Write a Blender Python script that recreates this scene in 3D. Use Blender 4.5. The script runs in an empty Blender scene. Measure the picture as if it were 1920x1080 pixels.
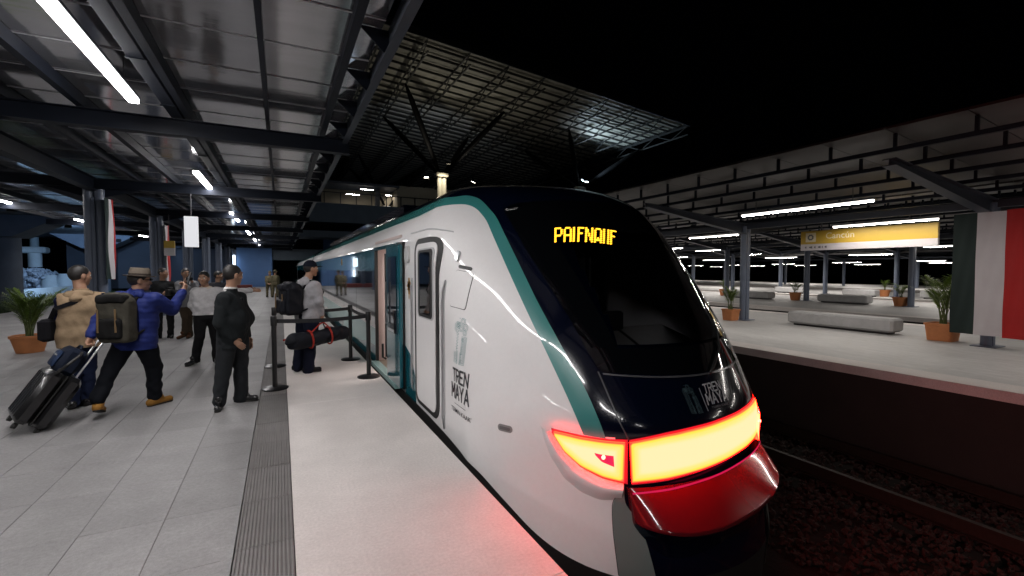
import bpy, bmesh, math, random
import numpy as np
from mathutils import Vector, Matrix
random.seed(7); rng=np.random.default_rng(7)
S=bpy.context.scene; COL=S.collection; D=bpy.data
R=math.radians
# ---------------------------------------------------------------- camera, world, exposure
cam=D.cameras.new('camera'); cam.lens=16; cam.sensor_width=36; cam.clip_end=600; cam.clip_start=.05
co=D.objects.new('camera',cam); COL.objects.link(co)
_y=math.atan(433/853.33); _p=math.atan(34/853.33)
_f=Vector((math.sin(_y)*math.cos(_p),math.cos(_y)*math.cos(_p),-math.sin(_p))); _r=Vector((math.cos(_y),-math.sin(_y),0)); _u=_r.cross(_f)
co.matrix_world=Matrix(((_r.x,_u.x,-_f.x,0),(_r.y,_u.y,-_f.y,0),(_r.z,_u.z,-_f.z,1.62),(0,0,0,1)))
S.camera=co
w=D.worlds.new('World'); S.world=w; w.use_nodes=True
w.node_tree.nodes['Background'].inputs[0].default_value=(.02,.025,.04,1)
w.node_tree.nodes['Background'].inputs[1].default_value=.004      # night sky, practically black
S.view_settings.view_transform='Standard'; S.view_settings.look='None'; S.view_settings.exposure=0; S.view_settings.gamma=1
S.view_settings.use_curve_mapping=False
S.render.engine='CYCLES'; S.cycles.use_denoising=True; S.cycles.max_bounces=6; S.cycles.glossy_bounces=3; S.cycles.diffuse_bounces=3
S.cycles.transparent_max_bounces=6; S.cycles.sample_clamp_indirect=4; S.cycles.caustics_reflective=False; S.cycles.caustics_refractive=False
S.cycles.use_light_tree=True
# ---------------------------------------------------------------- materials
def lin(c): return c
_M={}
def mat(n,c,rough=.5,metal=0.,var=0.,vs=6.,bump=0.,bs=40.,coat=0.,spec=.5,rand=0.,stretch=None,rv=0.,var2=0.,vs2=70.):
    if n in _M: return _M[n]
    m=D.materials.new(n); m.use_nodes=True; nt=m.node_tree; N=nt.nodes; K=nt.links; b=N['Principled BSDF']
    b.inputs['Base Color'].default_value=(*c,1); b.inputs['Roughness'].default_value=rough; b.inputs['Metallic'].default_value=metal
    b.inputs['Specular IOR Level'].default_value=spec
    if coat: b.inputs['Coat Weight'].default_value=coat; b.inputs['Coat Roughness'].default_value=.04
    src=None
    if var or bump or rv:
        tc=N.new('ShaderNodeTexCoord'); v=tc.outputs['Object']
        if rand:
            oi=N.new('ShaderNodeObjectInfo'); ad=N.new('ShaderNodeVectorMath'); ad.operation='ADD'
            K.new(v,ad.inputs[0]); mu=N.new('ShaderNodeVectorMath'); mu.operation='SCALE'; mu.inputs['Scale'].default_value=37.
            K.new(oi.outputs['Location'],ad.inputs[1]); v=ad.outputs[0]
        if stretch:
            mp=N.new('ShaderNodeMapping'); mp.inputs['Scale'].default_value=stretch; K.new(v,mp.inputs[0]); v=mp.outputs[0]
    if var:
        t=N.new('ShaderNodeTexNoise'); t.inputs['Scale'].default_value=vs; t.inputs['Detail'].default_value=6; t.inputs['Roughness'].default_value=.65
        K.new(v,t.inputs['Vector'])
        mr=N.new('ShaderNodeMapRange'); mr.inputs[1].default_value=.25; mr.inputs[2].default_value=.75; mr.inputs[3].default_value=1-var; mr.inputs[4].default_value=1+var
        K.new(t.outputs[0],mr.inputs[0]); src=mr.outputs[0]
        if rv:
            m2=N.new('ShaderNodeMapRange'); m2.inputs[1].default_value=.3; m2.inputs[2].default_value=.7; m2.inputs[3].default_value=max(0,rough-rv); m2.inputs[4].default_value=rough+rv
            K.new(t.outputs[0],m2.inputs[0]); K.new(m2.outputs[0],b.inputs['Roughness'])
    if var2 and src is not None:
        for sc_,am,lo_,hi_ in ((vs2,var2,.3,.7),(vs2*4.3,var2*.8,.35,.65),(vs*.27,var2*.9,.35,.65)):
            t3=N.new('ShaderNodeTexNoise'); t3.inputs['Scale'].default_value=sc_; t3.inputs['Detail'].default_value=5; K.new(v,t3.inputs['Vector']); m4=N.new('ShaderNodeMapRange'); m4.inputs[1].default_value=lo_; m4.inputs[2].default_value=hi_; m4.inputs[3].default_value=1-am; m4.inputs[4].default_value=1+am; K.new(t3.outputs[0],m4.inputs[0]); mm=N.new('ShaderNodeMath'); mm.operation='MULTIPLY'; K.new(src,mm.inputs[0]); K.new(m4.outputs[0],mm.inputs[1]); src=mm.outputs[0]
    if rand:
        oi2=N.new('ShaderNodeObjectInfo'); m3=N.new('ShaderNodeMapRange'); m3.inputs[3].default_value=1-rand; m3.inputs[4].default_value=1+rand
        K.new(oi2.outputs['Random'],m3.inputs[0])
        if src is not None:
            mm=N.new('ShaderNodeMath'); mm.operation='MULTIPLY'; K.new(src,mm.inputs[0]); K.new(m3.outputs[0],mm.inputs[1]); src=mm.outputs[0]
        else: src=m3.outputs[0]
    if src is not None:
        sc=N.new('ShaderNodeVectorMath'); sc.operation='SCALE'; sc.inputs[0].default_value=c; K.new(src,sc.inputs['Scale']); K.new(sc.outputs[0],b.inputs['Base Color'])
    if bump:
        t2=N.new('ShaderNodeTexNoise'); t2.inputs['Scale'].default_value=bs; t2.inputs['Detail'].default_value=4; K.new(v,t2.inputs['Vector'])
        bp=N.new('ShaderNodeBump'); bp.inputs['Strength'].default_value=1; bp.inputs['Distance'].default_value=bump; K.new(t2.outputs[0],bp.inputs['Height']); K.new(bp.outputs[0],b.inputs['Normal'])
    _M[n]=m; return m
def emit(n,c,s):
    if n in _M: return _M[n]
    m=D.materials.new(n); m.use_nodes=True; b=m.node_tree.nodes['Principled BSDF']
    b.inputs['Base Color'].default_value=(.02,.02,.02,1); b.inputs['Emission Color'].default_value=(*c,1); b.inputs['Emission Strength'].default_value=s
    _M[n]=m; return m
# ---------------------------------------------------------------- mesh helpers
class MB:
    def __init__(s): s.v=[]; s.f=[]; s.m=[]
    def add(s,vs,fs,mi=0):
        o=len(s.v); s.v+=[tuple(map(float,q)) for q in vs]; s.f+=[tuple(i+o for i in f) for f in fs]; s.m+=[mi]*len(fs); return s
    def box(s,x0,x1,y0,y1,z0,z1,mi=0):
        return s.add([(x,y,z) for z in (z0,z1) for y in (y0,y1) for x in (x0,x1)],[(0,2,3,1),(4,5,7,6),(0,1,5,4),(2,6,7,3),(0,4,6,2),(1,3,7,5)],mi)
    def tile(s,x0,x1,y0,y1,z0,z1,b=.004,mi=0):
        V=[(x0,y0,z0),(x1,y0,z0),(x1,y1,z0),(x0,y1,z0),(x0,y0,z1-b),(x1,y0,z1-b),(x1,y1,z1-b),(x0,y1,z1-b),(x0+b,y0+b,z1),(x1-b,y0+b,z1),(x1-b,y1-b,z1),(x0+b,y1-b,z1)]
        F=[(3,2,1,0)]+[(i,(i+1)%4,4+(i+1)%4,4+i) for i in range(4)]+[(4+i,4+(i+1)%4,8+(i+1)%4,8+i) for i in range(4)]+[(8,9,10,11)]
        return s.add(V,F,mi)
    def bbox(s,x0,x1,y0,y1,z0,z1,b=.01,mi=0):   # box bevelled along every edge
        P=[]; 
        for (z,i) in ((z0,b),(z0+b,0),(z1-b,0),(z1,b)):
            P.append([(x0+b+i*1,y0+i,z),(x1-b-i,y0+i,z),(x1-i,y0+b+i,z),(x1-i,y1-b-i,z),(x1-b-i,y1-i,z),(x0+b+i,y1-i,z),(x0+i,y1-b-i,z),(x0+i,y0+b+i,z)])
        V=[q for r in P for q in r]; F=[tuple(range(7,-1,-1)),tuple(range(24,32))]
        for k in range(3): F+=[(8*k+i,8*k+(i+1)%8,8*k+8+(i+1)%8,8*k+8+i) for i in range(8)]
        return s.add(V,F,mi)
    def beam(s,p,q,w,h,mi=0,up=(0,0,1)):
        p=Vector(p);q=Vector(q);d=(q-p).normalized();u=Vector(up)
        if abs(d.dot(u))>.98:u=Vector((1,0,0))
        a=d.cross(u).normalized()*w/2;b=a.cross(d).normalized()*h/2
        V=[c+i*a+j*b for c in (p,q) for (i,j) in ((-1,-1),(1,-1),(1,1),(-1,1))]
        return s.add(V,[(0,1,2,3),(7,6,5,4)]+[(i,i+4,(i+1)%4+4,(i+1)%4) for i in range(4)],mi)
    def ibeam(s,p,q,w,h,t=.012,mi=0):
        p=Vector(p);q=Vector(q);z=Vector((0,0,h/2-t/2))
        s.beam(p+z,q+z,w,t,mi); s.beam(p-z,q-z,w,t,mi); s.beam(p,q,t,h-2*t,mi); return s
    def tube(s,pts,r,n=10,mi=0,cap=True):
        pts=[Vector(p) for p in pts]; rr=r if hasattr(r,'__len__') else [r]*len(pts); V=[];pa=None
        for i,p in enumerate(pts):
            d=(pts[min(i+1,len(pts)-1)]-pts[max(i-1,0)]).normalized()
            if pa is None: pa=d.orthogonal().normalized()
            pa=(pa-d*pa.dot(d)).normalized(); pb=d.cross(pa)
            V+=[p+rr[i]*(math.cos(2*math.pi*k/n)*pa+math.sin(2*math.pi*k/n)*pb) for k in range(n)]
        F=[(i*n+k,i*n+(k+1)%n,(i+1)*n+(k+1)%n,(i+1)*n+k) for i in range(len(pts)-1) for k in range(n)]
        if cap: F+=[tuple(range(n-1,-1,-1)),tuple(range((len(pts)-1)*n,len(pts)*n))]
        return s.add(V,F,mi)
    def lathe(s,prof,c=(0,0,0),n=24,mi=0,sx=1,sy=1):
        V=[(c[0]+r*sx*math.cos(2*math.pi*k/n),c[1]+r*sy*math.sin(2*math.pi*k/n),c[2]+z) for r,z in prof for k in range(n)]
        F=[(i*n+k,i*n+(k+1)%n,(i+1)*n+(k+1)%n,(i+1)*n+k) for i in range(len(prof)-1) for k in range(n)]
        F+=[tuple(range(n-1,-1,-1)),tuple(range((len(prof)-1)*n,len(prof)*n))]
        return s.add(V,F,mi)
    def grid(s,P,mi=0,flip=False):
        P=np.asarray(P); a,b=P.shape[:2]
        F=[(i*b+j,i*b+j+1,(i+1)*b+j+1,(i+1)*b+j) for i in range(a-1) for j in range(b-1)]
        if flip: F=[f[::-1] for f in F]
        return s.add(P.reshape(-1,3),F,mi)
    def ball(s,c,rx,ry=None,rz=None,n=12,m=8,mi=0):
        ry=ry or rx; rz=rz or rx
        return s.lathe([(max(1e-4,math.sin(math.pi*i/m)),-math.cos(math.pi*i/m)) for i in range(m+1)],(0,0,0),n,mi) if False else s._ball(c,rx,ry,rz,n,m,mi)
    def _ball(s,c,rx,ry,rz,n,m,mi):
        V=[(c[0]+rx*max(.02,math.sin(math.pi*i/m))*math.cos(2*math.pi*k/n),c[1]+ry*max(.02,math.sin(math.pi*i/m))*math.sin(2*math.pi*k/n),c[2]-rz*math.cos(math.pi*i/m)) for i in range(m+1) for k in range(n)]
        F=[(i*n+k,i*n+(k+1)%n,(i+1)*n+(k+1)%n,(i+1)*n+k) for i in range(m) for k in range(n)]+[tuple(range(n-1,-1,-1)),tuple(range(m*n,(m+1)*n))]
        return s.add(V,F,mi)
    def mesh(s,name,mats,smooth=False):
        me=D.meshes.new(name); me.from_pydata(s.v,[],s.f)
        for m in (mats if isinstance(mats,(list,tuple)) else [mats]): me.materials.append(m)
        if any(s.m): me.polygons.foreach_set('material_index',s.m)
        me.update()
        if smooth: shade(me,smooth)
        return me
    def build(s,name,mats,parent=None,smooth=False,loc=None):
        """vertices are in world space; the parent's location is taken off"""
        off=Vector((0,0,0)); q=parent
        while q is not None: off+=q.location; q=q.parent
        if loc is not None: loc=Vector(loc); tot=loc
        else: tot=off
        if tot.length: s.v=[(a[0]-tot.x,a[1]-tot.y,a[2]-tot.z) for a in s.v]
        o=D.objects.new(name,s.mesh(name,mats,smooth)); COL.objects.link(o)
        if parent is not None: o.parent=parent
        if loc is not None: o.location=loc-off
        return o
def shade(me,ang=True):
    me.polygons.foreach_set('use_smooth',[True]*len(me.polygons))
    if ang is not True:
        try: me.set_sharp_from_angle(angle=R(ang))
        except Exception: pass
    me.update()
def tag(o,label=None,cat=None,group=None,kind=None):
    if label:o['label']=label
    if cat:o['category']=cat
    if group:o['group']=group
    if kind:o['kind']=kind
    return o
def thing(name,loc,label=None,cat=None,group=None,kind=None,rz=0):
    o=D.objects.new(name,None); o.empty_display_size=.2; COL.objects.link(o); o.location=loc; o.rotation_euler=(0,0,rz)
    return tag(o,label,cat,group,kind)
def copy_tree(o,parent=None,loc=None,rz=None,label=None):
    c=o.copy(); COL.objects.link(c)
    if parent is not None: c.parent=parent
    if loc is not None: c.location=loc
    if rz is not None: c.rotation_euler=(0,0,rz)
    if label: c['label']=label
    for k in list(o.children): copy_tree(k,c)
    return c
# ---------------------------------------------------------------- palette
CONC=mat('edge concrete',(.62,.58,.56),.6,var=.09,vs=3,var2=.09,vs2=55,bump=.0012,bs=120,rv=.12)
TILE=mat('paving tile',(.235,.23,.232),.55,var=.20,vs=4.5,var2=.12,vs2=40,bump=.001,bs=90,rand=.09,rv=.12)
TACT=mat('tactile tile',(.165,.155,.153),.6,var=.12,vs=6,rand=.14)
PLAT=mat('platform concrete',(.44,.435,.43),.55,var=.14,vs=1.4,var2=.10,vs2=8,bump=.001,bs=60,stretch=(1,.25,1),rv=.1)
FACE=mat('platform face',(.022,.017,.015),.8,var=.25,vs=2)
NAVYS=mat('dark painted steel',(.010,.013,.021),.5,var=.15,vs=5,spec=.15)
GREYS=mat('grey painted steel',(.12,.145,.20),.4,var=.08,vs=5)
FASC=mat('fascia steel',(.05,.058,.075),.45,var=.1,vs=4,spec=.3)
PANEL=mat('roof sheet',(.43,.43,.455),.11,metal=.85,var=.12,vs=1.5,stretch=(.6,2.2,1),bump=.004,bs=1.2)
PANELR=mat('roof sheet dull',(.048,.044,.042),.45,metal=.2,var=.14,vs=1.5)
LED=emit('led diffuser',(1,.968,.96),97.); LEDW=emit('led diffuser warm',(1,.93,.86),100.)
BLACKP=mat('black plastic',(.012,.012,.013),.38); BLACKM=mat('black metal',(.014,.014,.016),.3,metal=.4)
TERRA=mat('terracotta',(.50,.19,.07),.7,var=.12,vs=8); SOIL=mat('soil',(.03,.02,.015),.95)
LEAF=mat('palm leaf',(.15,.23,.04),.5,var=.3,vs=3); STEM=mat('palm stem',(.09,.12,.035),.6,var=.2)
CHROME=mat('brushed steel',(.55,.55,.56),.28,metal=1)
# ================================================================ SETTING
def slab(name,x0,x1,y0,y1,z0,z1,m,kind='structure',parent=None):
    o=MB().box(x0,x1,y0,y1,z0,z1).build(name,m,parent); 
    if kind: tag(o,kind=kind)
    return o
GR=mat('track bed earth',(.010,.007,.0065),.95,spec=.05,var=.3,vs=1.5,bump=.02,bs=14)
g0=MB(); g0.box(-260,260,-120,380,-2.2,-1.62); tag(g0.build('ground',GR),kind='structure')
# ---- left platform: core, tiles, tactile strip, smooth edge strip
XL=-9.3
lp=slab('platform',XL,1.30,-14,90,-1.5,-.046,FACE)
MB().box(XL+.01,-.272,-13.9,89.9,-.0455,-.0045).build('grout',mat('grout',(.11,.105,.10),.9,var=.2,vs=3),lp)
es=MB()
yy=-14.
while yy<90:
    L=4.0; es.tile(.0452,1.33,yy,yy+L-.003,-.16,.0,.003); yy+=L
es.build('edge_strip',CONC,lp)
TWX,TLY=.43,.66
tw=MB().tile(-TWX/2+.0014,TWX/2-.0014,-TLY/2+.0012,TLY/2-.0012,-.045,0,.002).mesh('tile',TILE)
cells=[]
for i in range(0,21):
    x=-.27-TWX*(i+.5)
    for j in range(-20,110):
        y=.30+TLY*(j+.5)+(.0 if i%2==0 else 0)
        if x-TWX/2<XL: continue
        cells.append((x,y))
def seen(c):
    x,y=c; d=x*.4525+y*.8917; r=x*.8917-y*.4525
    return d>1.9 and abs(r/d)<1.2
near=sorted([c for c in cells if seen(c)],key=lambda c:c[0]**2+c[1]**2)[:300]; ns=set(near)
for (x,y) in near:
    o=D.objects.new('tile',tw); COL.objects.link(o); o.parent=lp; o.location=(x,y,random.uniform(-.0015,.0))
    o.rotation_euler=(random.uniform(-.001,.001),random.uniform(-.001,.001),0)
rest=MB()
for (x,y) in cells:
    if (x,y) in ns: continue
    rest.tile(x-TWX/2+.002,x+TWX/2-.002,y-TLY/2+.002,y+TLY/2-.002,-.045,random.uniform(-.0015,0),.003)
tag(rest.build('tile_field',TILE,lp),kind='stuff')
rb=MB(); n=15; wd=.31
rb.box(-wd/2+.002,wd/2-.002,-.298,.298,-.045,-.004)
for k in range(n):
    xx=-wd/2+wd*(k+.5)/n; hw=wd/n*.30
    rb.add([(xx-hw,-.296,-.004),(xx+hw,-.296,-.004),(xx+hw*.6,-.296,.003),(xx-hw*.6,-.296,.003),(xx-hw,.296,-.004),(xx+hw,.296,-.004),(xx+hw*.6,.296,.003),(xx-hw*.6,.296,.003)],[(0,1,2,3),(7,6,5,4),(1,5,6,2),(2,6,7,3),(3,7,4,0)])
rbm=rb.mesh('tactile_tile',TACT)
for j in range(-10,110):
    o=D.objects.new('tactile_tile',rbm); COL.objects.link(o); o.parent=lp; o.location=(-.1125,.3+.6*j,random.uniform(-.001,.001))
# ---- right platforms
def rplat(x0,x1,ya=-25,yb=110,lip=.55):
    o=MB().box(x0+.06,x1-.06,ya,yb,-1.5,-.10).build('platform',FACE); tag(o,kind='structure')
    s=MB(); s.tile(x0+lip,x1-lip,ya,yb,-.0999,-.004,.003); s.build('paving',PLAT,o)
    e=MB(); e.tile(x0,x0+lip-.004,ya,yb,-.15,0,.004); e.tile(x1-lip+.004,x1,ya,yb,-.099,0,.004); e.build('edge_strip',CONC,o)
    return o
rplat(8.62,17.0); rplat(19.2,28.9); rplat(30.7,40.5,lip=.4); rplat(45,58)
# ---- track bed, rails and sleepers
BAL=mat('ballast stone',(.026,.019,.017),.9,var=.4,vs=9,spec=.1)
RUST=mat('rail steel',(.020,.015,.012),.6,metal=.3,var=.3,vs=20,spec=.2); SLP=mat('sleeper concrete',(.008,.007,.006),.9,var=.2,spec=.05)
tr=thing('railway_track',(7.25,0,-1.3),'bare railway track in the dark pit right of the train','track')
for xx in (6.62,7.88):
    m=MB(); m.box(xx-.07,xx+.07,-10,90,-1.262,-1.25); m.box(xx-.01,xx+.01,-10,90,-1.25,-1.14); m.box(xx-.036,xx+.036,-10,90,-1.14,-1.10); m.build('rail',RUST,tr)
sm=MB().tile(-1.2,1.2,-.13,.13,-.12,0,.02).mesh('sleeper',SLP)
for j in range(-4,46):
    o=D.objects.new('sleeper',sm); COL.objects.link(o); o.parent=tr; o.location=(0,.62*j,.012)
tk=thing('railway_track',(2.98,0,-1.3),'railway track under the white train','track')
for xx in (2.35,3.61):
    m=MB(); m.box(xx-.07,xx+.07,-10,90,-1.262,-1.25); m.box(xx-.01,xx+.01,-10,90,-1.25,-1.14); m.box(xx-.036,xx+.036,-10,90,-1.14,-1.10); m.build('rail',RUST,tk)
for j in range(-4,20):
    o=D.objects.new('sleeper',sm); COL.objects.link(o); o.parent=tk; o.location=(0,.62*j,.012)
# ballast stones in view (one uncountable mass)
bm=MB(); N=12000
px=rng.uniform(4.6,8.4,N); py=1.2+rng.power(.75,N)*16; pr=rng.uniform(.018,.045,N)
_o=np.array([(1,0,0),(-1,0,0),(0,1,0),(0,-1,0),(0,0,1),(0,0,-1)],float); _of=[(0,2,4),(2,1,4),(1,3,4),(3,0,4),(2,0,5),(1,2,5),(3,1,5),(0,3,5)]
for k in range(N):
    A=rng.normal(size=(3,3)); q,_=np.linalg.qr(A); zz=-1.335+ (0.02 if abs(px[k]-7.25)<1.3 else .0)
    bm.add((_o*rng.uniform(.6,1.25,(6,1))*pr[k])@q+np.array([px[k],py[k],zz+rng.uniform(0,.05)]),_of)
bm.box(1.4,8.6,-12,90,-1.60,-1.335,1)
tag(bm.build('ballast',[BAL,GR]),kind='stuff')
# ================================================================ CANOPIES
SIDE=emit('diffuser side',(1,.97,.96),32.); SIDEW=emit('diffuser side warm',(1,.94,.88),2.4)
LEDF=emit('led diffuser far',(1,.93,.86),190.)
HANG=mat('hanger rod',(.05,.05,.055),.4)
def led(p,q,m,label,group,rod=.25,name='ceiling_light',w=.085,cat='light'):
    p=Vector(p);q=Vector(q); t=thing(name,(p+q)/2,label,cat,group)
    d=(q-p).normalized(); MB().beam(p+Vector((0,0,.03)),q+Vector((0,0,.03)),w*1.25,.035).build('housing',FASC,t)
    MB().beam(p+d*.01-Vector((0,0,.012)),q-d*.01-Vector((0,0,.012)),w,.045).build('diffuser',SIDE if m is LED else SIDEW,t)
    a_,b_=p+d*.02,q-d*.02; n_=d.cross(Vector((0,0,1))).normalized()*w*.42; zz=Vector((0,0,-.0365))
    MB().add([a_+n_+zz,b_+n_+zz,b_-n_+zz,a_-n_+zz],[(0,1,2,3)]).build('light_strip',m,t)
    if rod:
        for c in (p+d*.4,q-d*.4): MB().beam(c+Vector((0,0,.05)),c+Vector((0,0,.05+rod)),.012,.012).build('hanger',HANG,t)
    return t
def column(name,x,y,z1,label,group,z0=0,r=.088,m=GREYS):
    t=thing(name,(x,y,z0),label,'column',group)
    for s in (-1,1): MB().tube([(x+s*r*1.02,y,z0+.012),(x+s*r*1.02,y,z1)],r,18).build('pipe',m,t,smooth=40)
    MB().box(x-.03,x+.03,y-r-.006,y+r+.006,z0+.012,z1-.2).build('web_plate',m,t)
    MB().bbox(x-.26,x+.26,y-.2,y+.2,z0,z0+.02,.004).build('base_plate',m,t)
    return t
# left canopy
lc=thing('platform_canopy',(-3.9,20,3.5),'metal sheet canopy over the near platform on the left','canopy')
x0,x1=-8.9,.92
pm=MB(); 
pm.box(x0,x1,-.462,.462,0,.03)
pmesh=pm.mesh('roof_panel',PANEL)
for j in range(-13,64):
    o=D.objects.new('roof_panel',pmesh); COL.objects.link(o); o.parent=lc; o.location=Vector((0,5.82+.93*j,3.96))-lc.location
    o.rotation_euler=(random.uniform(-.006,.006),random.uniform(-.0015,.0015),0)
for j in range(-13,64):
    MB().box(x0,x1,5.355+.93*j-.009,5.355+.93*j+.009,3.951,3.957).build('joint_strip',mat('joint strip',(.50,.50,.52),.35,metal=.3),lc)
BY=[2.1+6.0*k for k in range(-2,10)]
for y in BY:
    m=MB(); m.ibeam((x0+.1,y,3.66),(1.06,y,3.66),.16,.23); m.build('beam',NAVYS,lc)
    m=MB()
    for s in (-1,1):   # haunch at the column
        m.add([(-3.9+s*.15,y-.006,3.545),(-3.9+s*.9,y-.006,3.545),(-3.9+s*.15,y-.006,3.33),(-3.9+s*.15,y+.006,3.545),(-3.9+s*.9,y+.006,3.545),(-3.9+s*.15,y+.006,3.33)],[(0,1,2),(5,4,3),(0,3,4,1),(1,4,5,2)])
    m.build('haunch',NAVYS,lc)
m=MB().ibeam((-3.9,-12,3.62),(-3.9,66,3.62),.2,.3); m.build('long_beam',NAVYS,lc)
for xx in (-8.6,-7.1,-5.6,-3.1,-2.35,-1.15,-.14):
    w_,h_=(.05,.10) if xx in (-.14,) else (.085,.15)
    MB().beam((xx,-12,3.955-h_/2-.002),(xx,66,3.955-h_/2-.002),w_,h_).build('purlin',NAVYS,lc)
# cable tray beside the light row, with its brackets
m=MB(); m.box(-1.36,-1.22,-12,66,3.80,3.812); m.box(-1.36,-1.354,-12,66,3.812,3.86); m.box(-1.226,-1.22,-12,66,3.812,3.86)
for j in range(-8,44): m.box(-1.38,-1.2,1.5*j,1.5*j+.04,3.79,3.80)
m.build('cable_tray',NAVYS,lc)
MB().tube([(-1.29,-12,3.83),(-1.29,66,3.83)],.022,8).build('cable',BLACKP,lc)
# fascia along the track and its brackets
m=MB(); m.box(.985,1.03,-12,66,3.72,3.98); m.box(.94,.985,-12,66,3.72,3.735); m.build('fascia',FASC,lc)
for j in range(-12,62):
    yy=.4+1.05*j
    m=MB(); m.add([(.70,yy,3.955),(.984,yy,3.955),(.984,yy,3.745),(.93,yy,3.745),(.70,yy+.012,3.955),(.984,yy+.012,3.955),(.984,yy+.012,3.745),(.93,yy+.012,3.745)],[(0,1,2,3),(7,6,5,4),(0,3,7,4),(0,4,5,1),(1,5,6,2),(2,6,7,3)])
    m.build('bracket',NAVYS,lc)
m=MB(); m.box(.62,.70,-12,66,3.86,3.958); m.build('gutter',NAVYS,lc)
cl=['behind the person in a beige vest, with a striped banner','third along the near platform, behind the dark jacketed photographer','beyond the white hanging sign on the near platform']
k=0
for y in BY:
    if y<8: continue
    lab='twin pipe steel column of the near platform canopy, '+(cl[k-1] if 1<=k<=3 else ('hidden far left beside the potted palm' if k==0 else 'one of the far columns of the row'))
    column('platform_column',-3.9,y,3.52,lab,'columns of the near platform',r=.1); k+=1
lx=-1.6
for k,(a,b) in enumerate([(-12,-8.8),(-4.6,-1.4),(-.2,7.3),(11.9,15.1),(19.7,23.0),(27.9,31.2),(36,39.3),(44,47.3)]):  # nearest tube lengthened and tubes behind the viewer added to brighten the train
    lab=['','','longest bright ceiling light tube at top left, nearest the viewer','second ceiling light tube along the near platform, over the second beam','third ceiling light tube in the row along the near platform','fourth ceiling light tube in the row along the near platform'][k] if k in (2,3,4,5) else ['ceiling light tube of the near platform row, outside the picture behind the viewer','ceiling light tube of the near platform row, outside the picture above the viewer','','','','','small fifth ceiling light tube in the row along the near platform','smallest ceiling light tube at the far end of the near platform row'][k]
    led((lx,a,3.74),(lx,b,3.74),LED,lab,'ceiling lights of the near platform',rod=.16,w=.10)
for k,(a,b) in enumerate([(-2,1),(6,9),(13,16),(18.3,21.4),(25.2,27.6),(33.4,36.6)]):  # the tubes outside the picture are added to light the scene
    led((-7.6,a,3.74),(-7.6,b,3.74),LED,['far side ceiling light tube at the left picture edge','far side ceiling light tube left of the banner column','far side ceiling light tube seen right of the banner','x'][max(0,k-3)] if k>2 else 'far side ceiling light tube of the near platform, outside the picture','ceiling lights of the near platform',rod=.16)
# right canopies
def rcanopy(xc,half,ys,lights,label,detail=True,ya=-20,yb=70,zc=0.,col_label=None):
    t=thing('platform_canopy',(xc,(ya+yb)/2,3.4),label,'canopy')
    ze=3.80+zc; zv=3.42+zc
    yj=ya; step=.95 if detail else 6.
    pl={}
    for s in (-1,1):
        pmb=MB(); a=(xc+s*half,ze); b=(xc+s*.12,zv)
        pmb.add([(a[0]-xc,-step/2+.006,a[1]),(b[0]-xc,-step/2+.006,b[1]),(b[0]-xc,step/2-.006,b[1]),(a[0]-xc,step/2-.006,a[1]),(a[0]-xc,-step/2+.006,a[1]+.04),(b[0]-xc,-step/2+.006,b[1]+.04),(b[0]-xc,step/2-.006,b[1]+.04),(a[0]-xc,step/2-.006,a[1]+.04)],
            [(0,1,2,3),(7,6,5,4),(0,4,5,1),(1,5,6,2),(2,6,7,3),(3,7,4,0)])
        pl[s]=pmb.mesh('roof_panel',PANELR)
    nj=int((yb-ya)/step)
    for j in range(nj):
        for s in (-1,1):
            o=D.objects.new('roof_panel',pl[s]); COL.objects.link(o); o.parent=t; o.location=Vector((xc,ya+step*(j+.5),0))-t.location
    # purlin chords hung under the sheet, with stub posts
    for f in ((.06,.26,.46,.66,.86) if detail else (.1,.5)):
        for s in (-1,1):
            xx=xc+s*half*(1-f); zz=ze+(zv-ze)*f
            m=MB(); m.box(xx-.035,xx+.035,ya,yb,zz-.29,zz-.22)
            if detail:
                for j in range(nj): m.box(xx-.022,xx+.022,ya+step*j-.022,ya+step*j+.022,zz-.22,zz-.004)
            m.build('purlin',NAVYS,t)
    for y in ys:
        for s in (-1,1):
            a=xc+s*(half-.7); b=xc+s*.05; za=ze-.32; zb=zv-.33
            m=MB()
            for (u0,u1,wd) in ((0,.014,.2),(1,-.014,.2)):
                m.add([(a,y-wd/2,za-(.12 if u0 else 0)),(b,y-wd/2,zb-(.34 if u0 else 0)),(b,y+wd/2,zb-(.34 if u0 else 0)),(a,y+wd/2,za-(.12 if u0 else 0)),(a,y-wd/2,za-(.12 if u0 else 0)-u1),(b,y-wd/2,zb-(.34 if u0 else 0)-u1),(b,y+wd/2,zb-(.34 if u0 else 0)-u1),(a,y+wd/2,za-(.12 if u0 else 0)-u1)],[(0,1,2,3),(7,6,5,4),(0,4,5,1),(1,5,6,2),(2,6,7,3),(3,7,4,0)])
            m.add([(a,y-.008,za-.015),(b,y-.008,zb-.015),(b,y-.008,zb-.325),(a,y-.008,za-.105),(a,y+.008,za-.015),(b,y+.008,zb-.015),(b,y+.008,zb-.325),(a,y+.008,za-.105)],[(0,1,2,3),(7,6,5,4),(0,4,5,1),(1,5,6,2),(2,6,7,3),(3,7,4,0)])
            m.build('cantilever_beam',FASC,t)
        column('platform_column',xc,y,3.02+zc,(col_label or {}).get(round(y,1),'plain twin pipe column of '+label.split(' over ')[1]+', one of several'),'columns of '+label.split(' over ')[1])
    MB().box(xc-.06,xc+.06,ya,yb,zv-.5,zv-.34).build('long_beam',FASC,t)
    return t
rcanopy(13.35,4.95,[-1.7,4.0,9.7,15.4,21.1,26.8],None,'dark steel canopy over the first platform across the tracks',
    col_label={4.0:'grey twin pipe column behind the banner on the right',9.7:'grey steel column beside the orange pot right of the train',15.4:'grey steel column of the first platform across the tracks hidden by the train nose'})
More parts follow.
